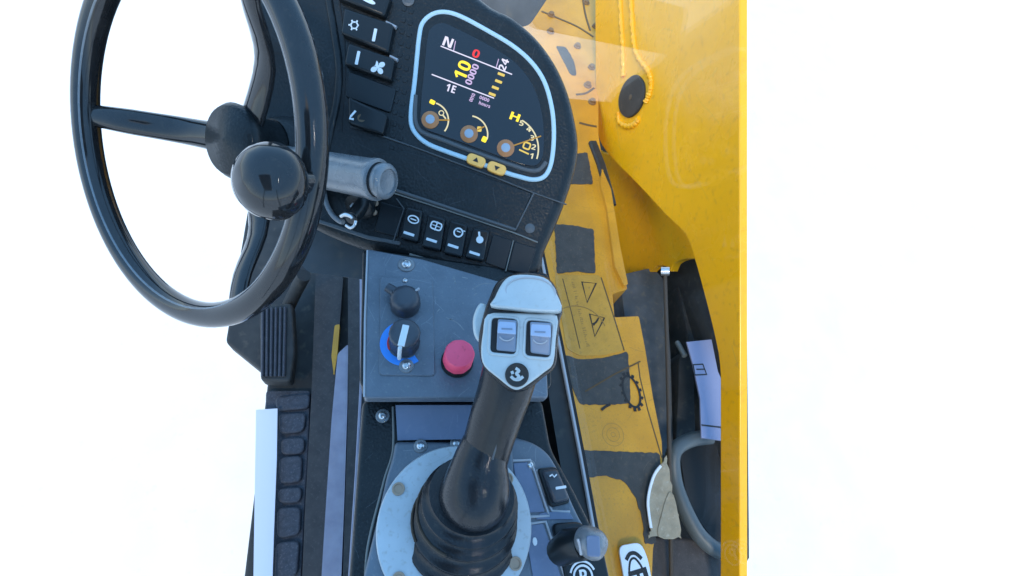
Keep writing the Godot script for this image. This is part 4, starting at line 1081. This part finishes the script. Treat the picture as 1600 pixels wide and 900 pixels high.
		part(t, "pad_mark", strip(PackedVector2Array([mid - Vector2(.0035, 0), mid + Vector2(.0035, 0)]), .001, .0004), M.button_blue, on(HEAD, Vector2(), .0086))
		var lowp := rk[0].lerp(rk[2], .5) - (rk[0] - rk[3]) * .09
		part(t, "pad_mark", strip(arc(lowp + Vector2(0, .004), .0055, 215, 325, 10), .0009, .0006), M.trim, on(HEAD, Vector2(), .0062))
	# round badge
	var bc := Vector2(-0.0017, -0.0275)
	var bd := part(t, "badge", lathe(v2([.0076, .002, .0076, .0044, .007, .005, .0062, .0046, 0, .0046]), 32), M.print_black, on(HEAD, bc), "round dark badge with a pale figure")
	for s in [v2([-.001, .0042, .0012, .0026, -.0004, .0008, .0014, -.001, .0002, -.0026]), v2([-.0038, -.001, -.0016, -.0028, .0016, -.0028, .0040, -.0008]), v2([-.0034, .0022, -.0026, .0004])]:
		part(bd, "badge_figure", strip(smooth(s, 4, false), .0019, .0005), M.silver, on(HEAD, bc, .0046))
	part(t, "side_trigger", plate(smooth(v2([-0.0296, 0.021, -0.0335, 0.0139, -0.0343, 0.0061, -0.0324, -0.0023, -0.0279, -0.0072, -0.0229, -0.0053, -0.0233, 0.016]), 4), -.020, -.011, .003), M.silver, HEAD, "pale side trigger")

func footwell() -> void:
	var t := thing("floor_mat", "dark blue-grey rubber floor mat with dusty raised blocks", "mat", Vector3(-.2, 1.0, 0))
	part(t, "mat_sheet", plate(rounded(v2([-0.2655, 0.3068, -0.1801, 0.3024, -0.1751, 0.1872, -0.1731, 0.0723, -0.1686, -0.0884, -0.2298, -0.0805]), .008), -.012, 0, .003), M.mat, FLOOR)
	var rg := RandomNumberGenerator.new()
	rg.seed = 9
	for q in [v2([-0.2458, 0.29, -0.1782, 0.2943, -0.1784, 0.2627, -0.2382, 0.2611]), v2([-0.2353, 0.2559, -0.1826, 0.2552, -0.1845, 0.2174, -0.2289, 0.2155]), v2([-0.2259, 0.2079, -0.1813, 0.2072, -0.1812, 0.1756, -0.2228, 0.1765]), v2([-0.2258, 0.172, -0.1834, 0.1734, -0.1817, 0.1243, -0.22, 0.1242]), v2([-0.2225, 0.1166, -0.1788, 0.1161, -0.1799, 0.0883, -0.2189, 0.0909]), v2([-0.2203, 0.0834, -0.1783, 0.0815, -0.1766, 0.0343, -0.2152, 0.0322]), v2([-0.2167, 0.0262, -0.1759, 0.0259, -0.1755, -0.0305, -0.2126, -0.0339])]:
		part(t, "mat_block", plate(rounded(q, .012), 0, .009, .004), M.mat, FLOOR)
	var p := thing("foot_pedal", "ribbed black foot pedal in the shadow below the wheel", "pedal", Vector3(-.24, 1.0, -.4))
	part(p, "pedal_plate", plate(rounded(v2([-0.2853, 0.4748, -0.221, 0.4799, -0.2068, 0.3727, -0.2087, 0.3066, -0.2649, 0.3121]), .01), .02, .05, .006), M.dark, FLOOR)
	for i in 6:
		var x := i / 6.0
		var a := Vector2(-0.2767, 0.4655).lerp(Vector2(-0.2252, 0.4676), x)
		var b := Vector2(-0.261, 0.3199).lerp(Vector2(-0.2146, 0.3176), x)
		part(p, "pedal_rib", strip(PackedVector2Array([a, b]), .005, .006), M.mat, on(FLOOR, Vector2(), .05))
	part(p, "pedal_arm", tube([Vector3(-0.2484, 1.0092, -0.4579), Vector3(-0.2186, 1.0437, -0.51), Vector3(-0.1915, 1.11, -0.5132)], .014, 12), M.dark)
	var s := thing("paper_sheet", "white paper sheet lying on the mat at the cab's edge", "paper", Vector3(-.25, 1.02, 0))
	part(s, "sheet", plate(v2([-0.2736, 0.2633, -0.2349, 0.2635, -0.2265, 0.1673, -0.2186, 0.045, -0.2096, -0.0831, -0.2379, -0.0794]), .0185, .020), M.paper, FLOOR)
	var d := thing("side_trim", "pale lavender metal strip with brown trims left of the console", "trim", Vector3(-.13, 1.0, -.2))
	part(d, "pale_strip", plate(rounded(v2([-0.127, 0.3697, -0.1069, 0.3909, -0.1027, 0.2582, -0.1004, 0.0652, -0.0998, -0.134, -0.1329, -0.1295, -0.1325, 0.0684, -0.1313, 0.234]), .006), .0, .03, .004), M.pale_strip, FLOOR)
	part(d, "dark_channel", plate(v2([-0.1874, 0.5903, -0.1253, 0.6258, -0.1297, 0.3698, -0.1326, 0.2341, -0.1334, 0.0468, -0.1309, -0.1297, -0.1636, -0.1253, -0.1708, 0.0721, -0.1754, 0.2888]), 0, .012), M.brown_trim, FLOOR)
	part(d, "brown_seal", plate(rounded(v2([-0.1145, 0.5736, -0.0745, 0.6445, -0.0583, 0.2556, -0.0656, 0.0618, -0.0705, -0.138, -0.0957, -0.1346, -0.0981, 0.065, -0.1002, 0.2581]), .004), 0, .04, .008), M.brown_trim, FLOOR)
	part(d, "edge_line", strip(v2([-0.0863, 0.591, -0.0765, 0.3109, -0.0796, 0.1318, -0.0847, -0.0412, -0.0862, -0.1359]), .006, .004, false, .04), M.pale_strip, FLOOR)
	part(d, "yellow_bracket", plate(rounded(v2([-0.1387, 0.4414, -0.1281, 0.4442, -0.1297, 0.3698, -0.1339, 0.3275, -0.1414, 0.3702]), .004), .0, .014, .002), M.yellow, FLOOR, "yellow painted bracket")
